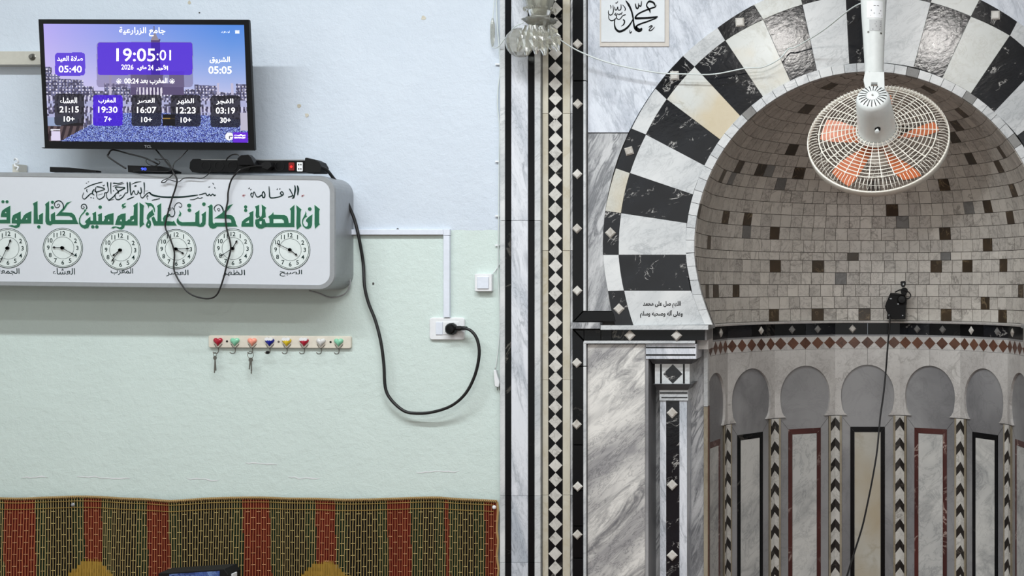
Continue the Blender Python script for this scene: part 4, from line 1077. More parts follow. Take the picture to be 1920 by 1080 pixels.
for n_, t1, t2, x, yy in (('العشاء', '21:15', '10+', 465, 0), ('المغرب', '19:30', '7+', 726, 2), ('العصر', '16:07', '10+', 988, 4), ('الظهر', '12:23', '10+', 1254, 6), ('الفجر', '03:19', '30+', 1520, 8)):
    tt_(arabic(n_), x - 5, 678 + yy, 116, 42, .01); tt_(t1, x, 738 + yy, 130, 42, .01); tt_(t2, x, 803 + yy, 72 if t2 != '7+' else 48, 36, .01)
tt_(arabic('أوت للكل'), 1520, 215, 56, 16, .0)
for yy in (207, 215, 223): tt_('-', 1600, yy, 28, 4, .02)
for x in (800, 1160):
    for a in range(8):
        t = 2 * math.pi * a / 8; tt_('.', x + 15 * math.cos(t), 548 + 15 * math.sin(t), 6, 6)
    tt_('.', x, 550, 18, 18)
tt_(arabic('مواقيت'), 1618, 912, 76, 14, .03); tt_('MAWAQIT', 1618, 930, 76, 13, .03)
dm.build('screen_icon', M['scrw'], tv, kind='stuff')
# bracket behind the set
mb = MB(); prism(mb, [rect(200, 120, 330, 220)], flat(-0.10), 0.0, -(YP + 0.10)); mb.build('wall_bracket', M['matte'], tv)

# ------------------------------------------------------------------ metal bar behind the television
bar = empty('metal_bar', P(20, 110, 0), 'beige metal bar with one bolt, running out behind the television', 'bar')
mb = MB(); prism(mb, [rect(-300, 96, 80, 118)], flat(-0.012), 0.0, -0.032, cham=0.6); prism(mb, [rect(-300, 118, 80, 122)], flat(-0.012), 0.012, -0.032); mb.build('bar_rail', M['beigem'], bar)
mb = MB(); kk = (D - .02) / F; lathe(mb, [(0.0001, 0.012), (0.007, 0.012), (0.010, 0.008), (0.010, 0.002), (0.013, 0)], lambda x, y, z: Vector((P(61, 107, -.012).x + x, -.012 - z, P(61, 107, -.012).z + y)), 10); mb.build('bolt', M['steel'], bar)

# ------------------------------------------------------------------ things lying on the sign
k_ = 1
hook = empty('wall_hook', P(30, 322, -0.02), 'small white hook upstand above the sign, beside the dark strip', 'hook')
mb = MB(); prism(mb, [rect(23.5, 308, 35, 324)], flat(-0.03), 0.0, -0.045); mb.build('hook_plate', M['beigem'], hook)
mb = MB(); tube(mb, [P(27, 300, -.035), P(29, 297, -.045), P(33, 300, -.05), P(34, 305, -.045), P(29, 306, -.04), P(28, 311, -.04), P(34, 313, -.04), P(32, 319, -.04)], 0.0028, 8); mb.build('hook_wire', M['pvc'], hook)
mb = MB(); prism(mb, [[(93.5, 313), (130, 314), (180, 319.5), (180, 322.3), (93.5, 322)]], flat(-0.10), 0.0, -0.03); tag(mb.build('dark_strip', M['matte']), 'thin dark tapering strip lying on the sign', 'strip')
rcv = empty('receiver_box', P(270, 322, -0.09), 'small black receiver box with a blue lit display', 'receiver')
mb = MB(); prism(mb, [[(239, 310), (300, 311.5), (318, 319), (318, 322), (299, 323), (240, 322.5)]], flat(-0.125), 0.0, -0.075, cham=.3); mb.build('case', M['blackp'], rcv)
mb = MB(); prism(mb, [rect(243, 314, 296, 320)], flat(-0.125), 0.0008, 0); mb.build('front_panel', M['matte'], rcv)
mb = MB(); text(mb, '90', 270, 317, 10, 5, flat(-0.125), .0016, .02); mb.build('display_digits', M['led_b'], rcv)
ps = empty('power_strip', P(480, 325, -0.09), 'long black power strip with plugs, red switch and socket end', 'power strip')
fp_ = flat(-0.115)
def rot_strip(pts): return [(x, y + (x - 355) * 0.004) for x, y in pts]
mb = MB(); prism(mb, [rot_strip([(356, 304), (361, 298), (372, 297.5), (374, 300), (574, 300), (574, 322.5), (360, 322.5), (355, 316)])], fp_, 0.0, -0.05, cham=.4); mb.build('strip_body', M['blackp'], ps)
mb = MB(); prism(mb, [rot_strip(rect(374, 297.6, 574, 299.8))], fp_, -0.01, -0.05); mb.build('top_rail', M['silver'], ps)
for x in (386, 411, 436, 462, 500, 524): mb = MB(); prism(mb, [rot_strip(circ(x, 311, 9.2, 18)), rot_strip(circ(x, 311, 7.8, 18))], fp_, 0.0015, 0); prism(mb, [rot_strip(circ(x - 3, 311, 1.2, 6))], fp_, .0008, 0); prism(mb, [rot_strip(circ(x + 3, 311, 1.2, 6))], fp_, .0008, 0); mb.build('socket', M['matte'], ps)
mb = MB(); prism(mb, [rot_strip(rrect(542, 304, 552.5, 319, 1.5, 2))], fp_, 0.003, 0); o = mb.build('switch', M['darkred'], ps); o['label'] = 'red glowing rocker switch'
mb = MB(); prism(mb, [rot_strip(circ(547, 312, 2.2, 8))], fp_, 0.0042, .003); mb.build('switch_lamp', M['led_r'], ps)
mb = MB(); prism(mb, [rot_strip(rrect(557.5, 303.5, 568, 320.5, 1, 2))], fp_, 0.003, 0); mb.build('usb_plate', M['pvc'], ps)
mb = MB()
for x in (561, 565):
    for y in (308, 316): prism(mb, [rot_strip(rect(x - 1, y - 1.4, x + 1, y + 1.4))], fp_, .0036, .003)
mb.build('usb_port', M['blackp'], ps)
mb = MB(); prism(mb, [[(574, 297), (577, 296), (590, 299), (600, 304), (605, 313), (603, 324), (577, 324), (572, 321), (574, 315)]], fp_, 0.01, -0.05, cham=.6); mb.build('end_cap', M['matte'], ps)
# adapters and flat plugs in the strip
ad = empty('plug_adapter', P(465, 322, -0.14), 'square black adapter plugged in tilted on the power strip', 'adapter')
mb = MB(); prism(mb, [[(450, 298), (457, 292), (470, 291), (476, 297), (483, 311), (452, 311)]], flat(-0.13), 0.02, -0.01, cham=.8); mb.build('adapter_body', M['blackp'], ad)
mb = MB(); tube(mb, [P(452, 296, -.145), P(446, 290, -.147), P(436, 290, -.147), P(428, 295, -.145), P(424, 301, -.14)], .0022, 6); mb.build('adapter_cord', M['rubber'], ad)
pg = empty('flat_plug', P(505, 312, -0.13), 'black cable plug beside the tilted adapter', 'plug')
mb = MB(); prism(mb, [[(492, 308), (500, 304), (510, 305), (512, 313), (505, 319), (494, 315)]], flat(-0.13), .012, -.012, cham=.6); mb.build('plug_body', M['matte'], pg)
mb = MB(); tube(mb, [P(494, 311, -.14), P(478, 311, -.145), P(462, 314, -.148), P(452, 317, -.148)], .0028, 6); mb.build('plug_lead', M['rubber'], pg)

# ------------------------------------------------------------------ cables about the television and sign
def cable(name, pts, r, mat, lbl, parts=None, n=8, sub=5):
    mb = MB()
    tube(mb, [P(x, y, Y) for x, y, Y in pts], r, n, sub)
    return tag(mb.build(name, M[mat], None, smooth=True), lbl, 'cable')
Yf = SY - .010
cable('hanging_cable', [(291, 279, -.12), (303.5, 294, -.13), (317, 310, -.14), (325, 323, Yf - .004), (331.7, 337, Yf - .006), (329, 353, Yf), (321, 377, Yf), (313, 407, Yf), (310, 426, Yf), (320, 450, Yf - .004), (327, 474, Yf), (326, 504, Yf), (333, 522, Yf),
                        (341, 534, Yf), (351, 547, Yf), (367, 556, Yf), (391, 560, Yf), (407, 552, Yf), (418, 525, Yf), (426, 493, Yf), (432.7, 463, Yf), (424.6, 426, Yf), (423, 399, Yf), (427, 377, Yf), (428, 359, Yf), (434, 337, Yf - .004), (446, 322, -.15), (452, 317, -.145)],
      .0028, 'rubber', 'black cable looping down over the sign dials between television and power strip')
cable('thin_cable', [(352, 281, -.12), (340, 294, -.13), (328, 304, -.145), (324, 316, -.15), (325, 324, -.148), (318, 333, Yf - .004), (306, 338, Yf - .003), (303, 342, Yf), (309, 342, Yf), (316, 337, Yf - .003), (334, 341, Yf - .006), (345, 334, Yf), (360, 333, Yf), (378, 334, Yf), (388, 329, Yf), (393, 323, -.15), (397, 319, -.14)],
      .0016, 'rubber', 'thin black cable with a small loop at the sign top edge')
cable('video_cable', [(236, 316, -.13), (220, 306, -.125), (203, 294, -.12), (204, 288, -.12), (212, 281, -.125), (240, 288, -.13), (268, 295, -.135), (285, 302, -.14), (296, 308, -.13)], .003, 'rubber', 'stiff black cable bent round to the left of the receiver box')
cable('coiled_cable', [(275, 296, -.14), (274, 303, -.145), (280, 309, -.15), (292, 311, -.15), (300, 304, -.15), (290, 298, -.15), (300, 299, -.15), (312, 299, -.148), (318, 307, -.148), (322, 316, -.15), (318, 321, -.15), (300, 322, -.155), (262, 320, -.15), (250, 321, -.14)], .0015, 'rubber', 'thin curled black lead over the receiver box')
Yw = YP - .012
cable('power_cable', [(600, 313, -.12), (612, 318, -.10), (622, 330, -.07), (640, 355, -.035), (656, 390, -.012), (665, 413, YP - .026), (673, 446, YP - .026), (681, 493, Yw), (683.5, 535.5, Yw - .015), (690.5, 566.6, Yw - .015), (704, 601.6, Yw - .015), (714, 640.5, Yw - .02), (719.7, 683, Yw - .02), (722.4, 726, Yw - .02), (733, 749, Yw - .02), (756.6, 770, Yw - .02), (780, 775, Yw - .02),
                      (811, 772.7, Yw - .025), (846, 761, Yw - .03), (873, 737.7, Yw - .035), (890.8, 702.7, Yw - .035), (898.6, 664, Yw - .04), (894.7, 636.6, Yw - .04), (884, 621, Yw - .04), (872, 615.5, Yw - .035), (866, 615, Yw - .03)], .0058, 'rubber', 'thick black power cable sagging from the sign to the wall socket')
mb = MB(); tube(mb, [P(655, 515, 0), P(656, 535, 0), P(645, 552, 0), P(620, 558, 0), P(598, 550, 0), P(580, 545, -.03)], .0028, 8); tag(mb.build('grey_cable', M['silver'], None, smooth=True), 'grey cable curling below the right end of the sign', 'cable')

# ------------------------------------------------------------------ trunking, socket, switch
trk = empty('cable_trunking', P(750, 436, YP), 'white cable trunking bent down to the wall socket', 'trunking')
for nm, r_ in (('trunking_length', rect(650, 430.5, 833.5, 440.5)), ('trunking_length', rect(834, 442, 845.5, 595)), ('corner_piece', rect(833.8, 430.2, 846, 441.6))):
    mb = MB(); prism(mb, [r_], fw, .016, 0, cham=.5); mb.build(nm, M['pvcb'], trk)
mb = MB(); prism(mb, [rect(650, 440.6, 833, 441.6)], fw, .004, 0); mb.build('trunking_lip', M['beigem'], trk)
sk = empty('wall_socket', P(840, 616, YP), 'white double wall socket with a black plug in it', 'socket')
mb = MB(); prism(mb, [rrect(807, 595.5, 872.5, 637, 5, 4)], fw, .011, 0, cham=1.2); mb.build('cover_plate', M['pvc'], sk)
mb = MB(); prism(mb, [rect(819.5, 603.5, 832, 627.5)], fw, .014, .01, cham=.5); mb.build('blank_module', M['pvcb'], sk)
mb = MB(); prism(mb, [rect(832.8, 603.5, 862, 627.5)], fw, .013, .01, cham=.5); mb.build('socket_module', M['pvc'], sk)
pl_ = empty('power_plug', P(852, 616, YP), 'round black plug pushed into the wall socket', 'plug')
c0 = P(851.5, 616.3, YP); mb = MB()
lathe(mb, [(.0001, .050), (.014, .049), (.019, .044), (.0225, .034), (.0225, .022), (.019, .014)], lambda x, y, z: Vector((c0.x + x, YP - z, c0.z + y)), 14, mod=lambda a, r, z: 1 + .04 * (math.cos(5 * a) > 0)); mb.build('plug_body', M['blackp'], pl_)
mb = MB(); tube(mb, [P(856, 616, YP - .03), P(866, 615.5, YP - .035), P(875, 615.5, YP - .04)], [.010, .0085, .007], 10, 3); mb.build('strain_relief', M['rubber'], pl_)
sw = empty('light_switch', P(909, 530, YP), 'square white light switch near the marble border', 'switch')
mb = MB(); prism(mb, [rrect(893.5, 513.5, 925.5, 546.5, 2, 3)], fw, .022, 0, cham=1.0); mb.build('switch_plate', M['pvc'], sw)
mb = MB(); prism(mb, [rrect(898.5, 518.5, 920, 541.5, 1.5, 3)], fw, .0265, .02, cham=.8); mb.build('switch_button', M['pvcb'], sw)

# white cords along the marble edge
cable('extension_cord', [(930, -40, YP - .01), (932, 40, YP - .01), (936, 90, YP - .01), (938, 130, YP - .01), (934, 165, YP - .01), (933, 200, YP - .01), (937, 240, YP - .01), (936, 300, YP - .008), (935, 420, YP - .008), (934, 470, YP - .01), (934, 520, YP - .01), (936.5, 565, YP - .01), (937, 620, YP - .01), (932, 670, YP - .014), (928.5, 692, YP - .016)], .0024, 'whitec', 'white cord running down the marble edge to a loose plug')
cable('switch_cord', [(925, 512, YP - .008), (931, 504, YP - .004), (938.5, 490, YP - .003), (939.5, 455, YP - .003), (940, 300, YP - .003), (940, 120, YP - .003), (940, -40, YP - .003)], .0018, 'pvc', 'thin white wire from the light switch up the marble edge')
lp = empty('loose_plug', P(931, 712, YP - .015), 'small white two-pin plug hanging at the end of the cord', 'plug')
mb = MB(); prism(mb, [[(926.5, 694), (931, 694), (934, 706), (938, 716), (936, 726), (929, 724), (927.5, 710)]], flat(YP - .012), .008, -.008, cham=.6); mb.build('plug_body', M['pvc'], lp)
for x in (932, 936):
    mb = MB(); tube(mb, [P(x, 724, YP - .014), P(x + .6, 732, YP - .014)], .0013, 6, 1); mb.build('pin', M['steel'], lp)
for y in (121, 303, 405, 460): mb = MB(); prism(mb, [rrect(929.5, y - 1.5, 938, y + 1.5, 1, 2)], fw, .009, 0); tag(mb.build('cord_clip', M['pvc']), {121: 'tiny white cord clip under the inline switch', 303: 'tiny white cord clip level with the television foot', 405: 'tiny white cord clip just above the paint line', 460: 'tiny white cord clip above the light switch'}[y], 'clip', 'clips on the white cord')
il = empty('inline_connector', P(923, 60, YP - .02), 'translucent cord connector hanging beside the wall lamp', 'connector')
c0 = P(923.5, 60, YP - .02)
mb = MB(); lathe(mb, [(.003, .052), (.0045, .045), (.008, .03), (.0085, .018), (.0075, .016), (.0085, .014), (.0085, -.012), (.007, -.014), (.0085, -.017), (.006, -.04), (.003, -.055)], lambda x, y, z: Vector((c0.x + x, c0.y + y * .7, c0.z + z)), 10); mb.build('connector_shell', M['glass'], il)
mb = MB(); tube(mb, [P(930, -40, YP - .012), P(926, 10, YP - .014), P(924, 34, YP - .02)], .0018, 6); tube(mb, [P(924, 86, YP - .02), P(926, 89, YP - .022), P(934, 88, -.03), P(950, 68, -.06), P(966, 50, -.09), P(981, 43, -.11)], .0018, 6); mb.build('connector_cord', M['whitec'], il)

# ------------------------------------------------------------------ key rack with hearts
def fk(x, y, off=0.0): return Vector(((x - CX) * D0(YP), YP - off, H + (CY - y) * D0(YP)))
kr = empty('key_rack', P(527, 652, YP), 'cream wooden key rack with eight heart hooks', 'key rack')
mb = MB(); prism(mb, [rrect(394, 628.5, 660.5, 651.5, 3.5, 3)], lambda x, y, off=0: fk(x, y + (x - 394) * .006, off), .012, 0, cham=.8); mb.build('backboard', M['board'], kr)
cols = [('red', (168, 30, 52)), ('mint', (130, 196, 164)), ('salmon', (232, 150, 128)), ('blue', (24, 34, 138)), ('yellow', (214, 186, 44)), ('red', (168, 26, 50)), ('white', (206, 206, 204)), ('mint', (124, 200, 160))]
HX = [412.5, 444, 476.4, 509, 541, 573.4, 605, 638]
hp = []
for k in range(24):
    t = 2 * math.pi * k / 24; hp.append((16 * math.sin(t) ** 3 / 16.5, -(13 * math.cos(t) - 5 * math.cos(2 * t) - 2 * math.cos(3 * t) - math.cos(4 * t)) / 16.5))
hm = {}
for x, (cn, cc) in zip(HX, cols):
    yc = 639.5 + (x - 394) * .005
    m_ = hm.get(cn) or plain(cn + '_enamel', cc, 0.15); hm[cn] = m_
    mb = MB(); V = []; n = len(hp)
    for s_, z_ in ((1.0, .011), (1.0, .016), (.8, .021), (.4, .0235)):
        V += [fk(x + a * 8.8 * s_, yc + b * 8.8 * s_, z_) for a, b in hp]
    V.append(fk(x, yc, .024)); Fc = []
    for q in range(3):
        for a in range(n): Fc.append((q * n + a, q * n + (a + 1) % n, (q + 1) * n + (a + 1) % n, (q + 1) * n + a))
    Fc += [(3 * n + a, 3 * n + (a + 1) % n, 4 * n) for a in range(n)]
    mb.add(V, Fc); o = mb.build('heart', m_, kr, smooth=True); o['label'] = cn + ' enamel heart'
    if x in (509, 541, 573.4):
        mb = MB(); prism(mb, [[(x - 7, yc - 2.5), (x - 7.5, yc - 5.5), (x - 4, yc - 8), (x, yc - 6), (x + 4, yc - 8), (x + 7.5, yc - 5.5), (x + 7, yc - 2.5), (x, yc - 1)]], fk, .0235, .015); mb.build('white_top', M['pvc'], o)  # white area over the top of the heart
    mb = MB()
    tube(mb, [fk(x - 7.5, yc + 5, .012), fk(x - 3, yc + 10.5, .016), fk(x + .5, yc + 12.5, .016)], .0012, 6)
    tube(mb, [fk(x + 7.5, yc + 5, .012), fk(x + 3, yc + 10.5, .016), fk(x + .5, yc + 12.5, .016)], .0012, 6)
    tube(mb, [fk(x, yc + 11, .014), fk(x + .5, yc + 17, .012), fk(x, yc + 22, .018), fk(x - 2, yc + 22, .032), fk(x - 4, yc + 19, .034)], .0017, 6)
    mb.build('wire_hook', M['steel'], kr)
for x in (429, 525.5, 622.6): mb = MB(); prism(mb, [circ(x, 639.5 + (x - 394) * .006, 2, 8)], fk, .0135, .011); mb.build('screw', M['matte'] if x != 525.5 else M['steel'], kr)
def keybunch(x, y, lbl, ring, L):
    r = empty('key_bunch', fk(x, y, .03), lbl, 'keys', 'keys on the heart rack')
    mb = MB(); tube(mb, [fk(x + ring * math.cos(t), y + ring * .9 + ring * math.sin(t), .028 + .004 * math.cos(t)) for t in np.linspace(0, 2 * math.pi, 13)[:-1]], .0011, 6, 2, closed=True); mb.build('key_ring', M['steel'], r)
    for dx, a, l in L:
        y0 = y + ring * 1.8; mb = MB()
        ca, sa = math.cos(a), math.sin(a)
        def kp(u, v): return (x + dx + u * ca + v * sa, y0 + v * ca - u * sa)
        prism(mb, [[kp(u, v) for u, v in ((-1.2, -1), (1.2, -1), (2.9, 1.5), (2.9, 4.5), (1.2, 7), (1.1, l), (.2, l + 1.5), (-1.1, l), (-1.1, l - 1.5), (-.5, l - 2.5), (-1.1, l - 4), (-1.1, 7), (-2.9, 4.5), (-2.9, 1.5))]], fk, .030 + dx * .0006, .0285 + dx * .0006)
        mb.build('key', M['steel'], r)
keybunch(410.5, 660, 'bunch of keys hanging under the first red heart', 4, [(0, .08, 26), (1.2, -.05, 30)])
keybunch(477, 659, 'bunch of keys on a large ring under the salmon heart', 6.5, [(1.0, .05, 24), (0, -.1, 20), (2, .0, 28)])
mb = MB(); c0 = fk(509.3, 660, .03); lathe(mb, [(.0001, .006), (.005, .005), (.007, .002), (.0055, -.004), (.0001, -.006)], lambda x, y, z: Vector((c0.x + x, c0.y + y, c0.z + z)), 10); tag(mb.build('black_bead', M['matte']), 'small black bead hanging under the blue heart', 'bead')

# ------------------------------------------------------------------ straw mat along the wall
mat_top = [(-330, 930), (-100, 929), (0, 929), (60, 930.5), (145, 927.5), (230, 930), (330, 934.5), (400, 931), (440, 929.5), (600, 931), (700, 933), (770, 930.5), (830, 929.5), (880, 932), (937, 935)]
def mtop(x): return float(np.interp(x, [a for a, b in mat_top], [b for a, b in mat_top]))
def mdep(x, y): return 0.026 + .008 * math.sin(x * .021 + 1) + .004 * math.sin(x * .06) + min(1, (y - 925) / 120) * .006 * math.sin(x * .033)
def fm_(x, y, off=0.0):
    return Vector(((x - CX) * D0(YP), YP - mdep(x, y) - off, H + (CY - y) * D0(YP)))
mt = empty('straw_mat', P(470, 1500, YP), 'woven straw mat with red and dark green stripes fixed along the wall', 'mat')
RED, DG, BK, TAN = (76, 20, 15), (11, 28, 17), (4, 6, 6), (138, 110, 48)
stripes = [(-330, -290, 'r'), (-200, -160, 'r'), (-110, -60, 'r'), (20, 75, 'r'), (162, 195, 'r'), (283, 325, 'r'), (460, 509, 'r'), (598, 636, 'r'), (729, 773, 'r'), (838, 845, 'r'), (912, 940, 'r')]
def stripe_at(x, y):
    for cx_s in (177, 617, -250):
        hw = 0 if y < 1048 else (y - 1048) * 1.05 + 15
        if y > 1050 and abs(x - cx_s) < min(hw, 95): return TAN, 't'
    xx = x + (y - 930) * -.03
    for a, b, c in stripes:
        if a <= xx < b: return RED, 'r'
    d = min(min(abs(xx - a), abs(xx - b)) for a, b, c in stripes)
    return (DG if d < 20 else BK), 'd'
XM0, XM1, YM1 = -330, 938, 1500
mb = MB(); xs = np.arange(XM0, XM1 + .1, 3.2); ysn = [0, .012, .04] + list(np.linspace(.07, .42, 24)) + [.7, 1.0]
ysn = [0, .012, .04] + list(np.linspace(.07, .42, 30)) + [.7, 1.0]
V = []; Fc = []; Cc = []
for x in xs:
    t = mtop(x)
    for v in ysn: V.append(fm_(x, t + (YM1 - t) * v))
m_ = len(ysn)
for i in range(len(xs) - 1):
    for j in range(m_ - 1):
        Fc.append((i * m_ + j, i * m_ + j + 1, (i + 1) * m_ + j + 1, (i + 1) * m_ + j))
        c, kd = stripe_at(xs[i] + 1.6, mtop(xs[i]) + (YM1 - mtop(xs[i])) * (ysn[j] + ysn[j + 1]) / 2)
        q = random.uniform(.75, 1.2); Cc.append([v * q for v in lin(c)[:3]])
obj('mat_weave', V, Fc, M['col'], mt, colors=Cc)
sb, cb_ = MB(), MB()
x = XM0 + 2.0; kx = 0
while x < XM1 - 1:
    t = mtop(x); ys_ = [t + 2] + list(np.arange(t + 8, 1100, 11)) + [1200, 1400, YM1]
    base = (158, 138, 92)
    wj = random.uniform(.9, 1.15)
    pts = [(x + random.uniform(-.25, .25) + (yy - 930) * -.012, yy) for yy in ys_]
    V = []; Cl = []
    for (a, yy) in pts:
        V += [fm_(a - .85, yy, .0004), fm_(a, yy, .003), fm_(a + .85, yy, .0004)]
    F2 = []
    for q in range(len(pts) - 1):
        for e in (0, 1): F2.append((3 * q + e, 3 * q + e + 1, 3 * q + e + 4, 3 * q + e + 3)[::-1])
    n0 = len(sb.v); sb.v += [tuple(v) for v in V]; sb.f += [tuple(i + n0 for i in q) for q in F2]; sb.m += [0] * len(F2)
    for q in range(len(pts) - 1):
        kd = stripe_at(x, (pts[q][1] + pts[q + 1][1]) / 2)[1]
        c = (160, 98, 66) if kd == 'r' else (168, 136, 64) if kd == 't' else base
        sb.c += [[v * wj for v in lin(c)[:3]]] * 2
    # cross stitches, staggered in diagonals
    if kx % 2 == 0:
        ph = (kx * 5.5) % 22
        for yy in np.arange(t + 28 + ph, 1200, 22):
            kd = stripe_at(x, yy)[1]
            if kd == 't': continue
            c = (196, 150, 112) if kd == 'r' else (188, 170, 116)
            cb_.add([fm_(x - 3.6, yy - .45, .0022), fm_(x + 3.6, yy - .45, .0022), fm_(x + 3.6, yy + .45, .0022), fm_(x - 3.6, yy + .45, .0022), fm_(x - 3.6, yy, .0034), fm_(x + 3.6, yy, .0034)],
                    [(0, 4, 5, 1), (4, 3, 2, 5)], list(lin(c)[:3]))
    x += 4.75; kx += 1
sb.build('straw_strand', M['col'], mt, kind='stuff')
cb_.build('cross_stitch', M['col'], mt, kind='stuff')
for dy, nm in ((9.5, 'edge_thread'), (21.5, 'edge_thread')):
    mb = MB(); tube(mb, [fm_(x, mtop(x) + dy, .003) for x in np.arange(XM0, XM1 - 4, 12)], .0012, 5, 1); mb.build(nm, plain('ochre_thread', (150, 124, 62), .8) if dy < 10 else bpy.data.materials['ochre_thread'], mt)
mb = MB()
for x in np.arange(XM0, XM1 - 2, 3.6):
    a = fm_(x, mtop(x) + 4.5, .001); b = fm_(x + 3.4, mtop(x + 3.4) - .5, .003); mid = (a + b) / 2 - Vector((0, .004, 0))
    tube(mb, [a, mid, b], .0026, 5, 1)
mb.build('braided_edge', plain('straw_braid', (164, 136, 88), .85), mt, kind='stuff')
mb = MB(); tube(mb, [fm_(938 + random.uniform(-1.5, 1.5), y, 0) for y in np.arange(938, 1500, 14)], .004, 6, 2); mb.build('side_fringe', bpy.data.materials['straw_braid'], mt)
for x, y, l in ((145, 944, 'shiny nail head in the mat border under the television'), (932, 948, 'white fastener at the mat corner by the marble')):
    mb = MB(); c0 = fm_(x, y, .004); lathe(mb, [(.0001, .005), (.005, .0035), (.0078, 0)], lambda a, b, z: Vector((c0.x + a, c0.y - z, c0.z + b)), 10); tag(mb.build('nail', M['pvc'] if x > 900 else M['silver']), l, 'nail')

# dark framed blue box showing at the foot of the picture
bk = empty('blue_box', P(360, 1130, -0.35), 'dark-edged box with a blue printed top, standing before the mat', 'box')
fb = flat(-0.35)
mb = MB(); prism(mb, [[(297, 1075), (420, 1067), (428, 1078), (430, 1180), (296, 1186)]], fb, 0, -.08, cham=.5); mb.build('box_body', M['matte'], bk)
mb = MB(); prism(mb, [[(318, 1076.5), (412, 1070.5), (412, 1170), (318, 1176)]], fb, .0015, 0); mb.build('blue_print', M['bluebook'], bk)
mb = MB(); prism(mb, [rrect(427, 1076, 436, 1170, 1, 2)], flat(-.33), 0, -.03); tag(mb.build('paper_packet', M['pvc']), 'white packet edge standing against the blue box', 'packet')

# ------------------------------------------------------------------ calligraphy plaque
pq = empty('plaque', P(1190, 85, 0), 'white marble plaque with black Arabic calligraphy', 'plaque')
mb = MB(); prism(mb, [rect(1125, -130, 1254.5, 87.5)], f0, .004, 0); o = mb.build('plaque_border', plain('beige_mortar_edge', (196, 190, 182), .6), pq)
mb = MB(); prism(mb, [rect(1128, -126, 1247, 79.5)], f0, .0075, .002, cham=.3); mb.build('plaque_slab', marble('plaque_marble', (212, 217, 220), (204, 209, 212), (186, 192, 196), 4, va=0.25, rough=0.3), pq)
mb = MB(); cm = lambda pts: [(1120 + x / 12, y / 12) for x, y in pts]
for pts, w_ in [([(645, 20), (715, 120), (775, 250), (812, 400), (825, 520), (852, 640), (905, 700)], [20, 50, 38, 36, 34, 44, 50]), ([(400, 430), (396, 560), (425, 660), (500, 718), (600, 690), (700, 615), (770, 520), (808, 440)], [22, 26, 44, 52, 46, 40, 30, 16]),
                ([(880, 600), (900, 660), (940, 690), (985, 680), (1010, 640)], [40, 80, 90, 70, 30]), ([(870, 432), (872, 388), (930, 325), (1050, 262), (1200, 205), (1310, 165), (1330, 115)], [50, 36, 34, 34, 36, 30, 12]),
                ([(1300, 140), (1280, 80), (1190, 42), (1135, 80), (1120, 150), (1180, 230), (1200, 310)], [34, 42, 48, 26, 30, 44, 12]), ([(850, 425), (1050, 418), (1200, 410), (1370, 388)], [52, 46, 46, 34]), ([(1345, 415), (1150, 490), (980, 548), (895, 595), (885, 650)], [24, 34, 34, 38, 40]),
                ([(862, 90), (880, 170), (905, 205), (935, 170), (935, 80)], [20, 30, 36, 26, 16]), ([(940, 120), (975, 155), (995, 120), (1003, 35)], [20, 30, 24, 16]), ([(1160, 628), (1220, 590), (1240, 605), (1185, 665), (1175, 700), (1235, 685), (1302, 612)], [14, 26, 22, 20, 20, 22, 10]),
                ([(738, 680), (750, 755), (788, 712)], [12, 26, 14]), ([(262, 245), (260, 310), (300, 350), (350, 325), (372, 250), (362, 125)], [12, 20, 22, 18, 20, 14]), ([(300, 125), (318, 165), (312, 210)], [14, 20, 10]), ([(262, 340), (272, 430), (320, 475), (380, 462), (432, 420), (442, 360), (402, 340), (435, 300)], [14, 20, 22, 18, 20, 16]),
                ([(440, 345), (470, 322), (500, 345), (525, 315), (545, 335), (572, 275)], 18), ([(440, 400), (478, 450), (530, 430), (580, 365), (648, 340)], [14, 20, 18, 18, 22]), ([(395, 160), (415, 235), (450, 222), (468, 165), (482, 235), (528, 232), (545, 180), (540, 110)], [14, 22, 18, 16, 22, 20, 16]),
                ([(415, 72), (440, 82), (475, 40)], [14, 20, 12]), ([(572, 118), (625, 170), (640, 220), (622, 258)], [12, 20, 22, 12]), ([(585, 448), (622, 485), (605, 555), (548, 602)], [30, 28, 26, 10])]:
    stroke(mb, cm(pts), [q / 12 for q in w_] if isinstance(w_, list) else w_ / 12, f0, .0078, 5)
mb.build('calligraphy', M['ink'], pq)

# ------------------------------------------------------------------ wall lamp of pressed glass
wl = empty('wall_lamp', P(1010, 60, -.02), 'pressed glass wall lamp with hanging leaf drops, on the marble border', 'lamp')
c0 = P(1012, 35, -.13)
LM = lambda x, y, z: Vector((c0.x + x, c0.y + y, c0.z + z))
mb = MB(); lathe(mb, [(.030, .004), (.036, .010), (.040, .022), (.041, .034), (.044, .05), (.052, .085), (.062, .13), (.066, .128), (.056, .085), (.047, .05), (.043, .034), (.038, .022), (.033, .012), (.028, .007)], LM, 32, mod=lambda a, r, z: 1 + (.05 * math.cos(10 * a) if z > .04 else 0)); mb.build('glass_shade', M['glass'], wl, smooth=True)
mb = MB()
for k in range(14): t = 2 * math.pi * k / 14; q = LM(.055 * math.cos(t), .055 * math.sin(t), .032); lathe(mb, [(.0001, .006), (.0045, .003), (.0055, 0), (.0045, -.003), (.0001, -.006)], lambda x, y, z, q=q: q + Vector((x, y, z)), 8)
mb.build('bead', M['glass'], wl)
mb = MB(); lathe(mb, [(.0001, .006), (.031, .006), (.031, -.004), (.0001, -.004)], LM, 24); mb.build('metal_collar', M['ball'], wl)
mb = MB(); lathe(mb, [(.020, -.006), (.040, -.007), (.060, -.004), (.062, -.007), (.046, -.018), (.028, -.032), (.012, -.036), (.0001, -.036)], LM, 36, mod=lambda a, r, z: 1 + (.06 * math.cos(9 * a) if r > .035 else 0)); mb.build('ruffled_dish', M['glass'], wl, smooth=True)
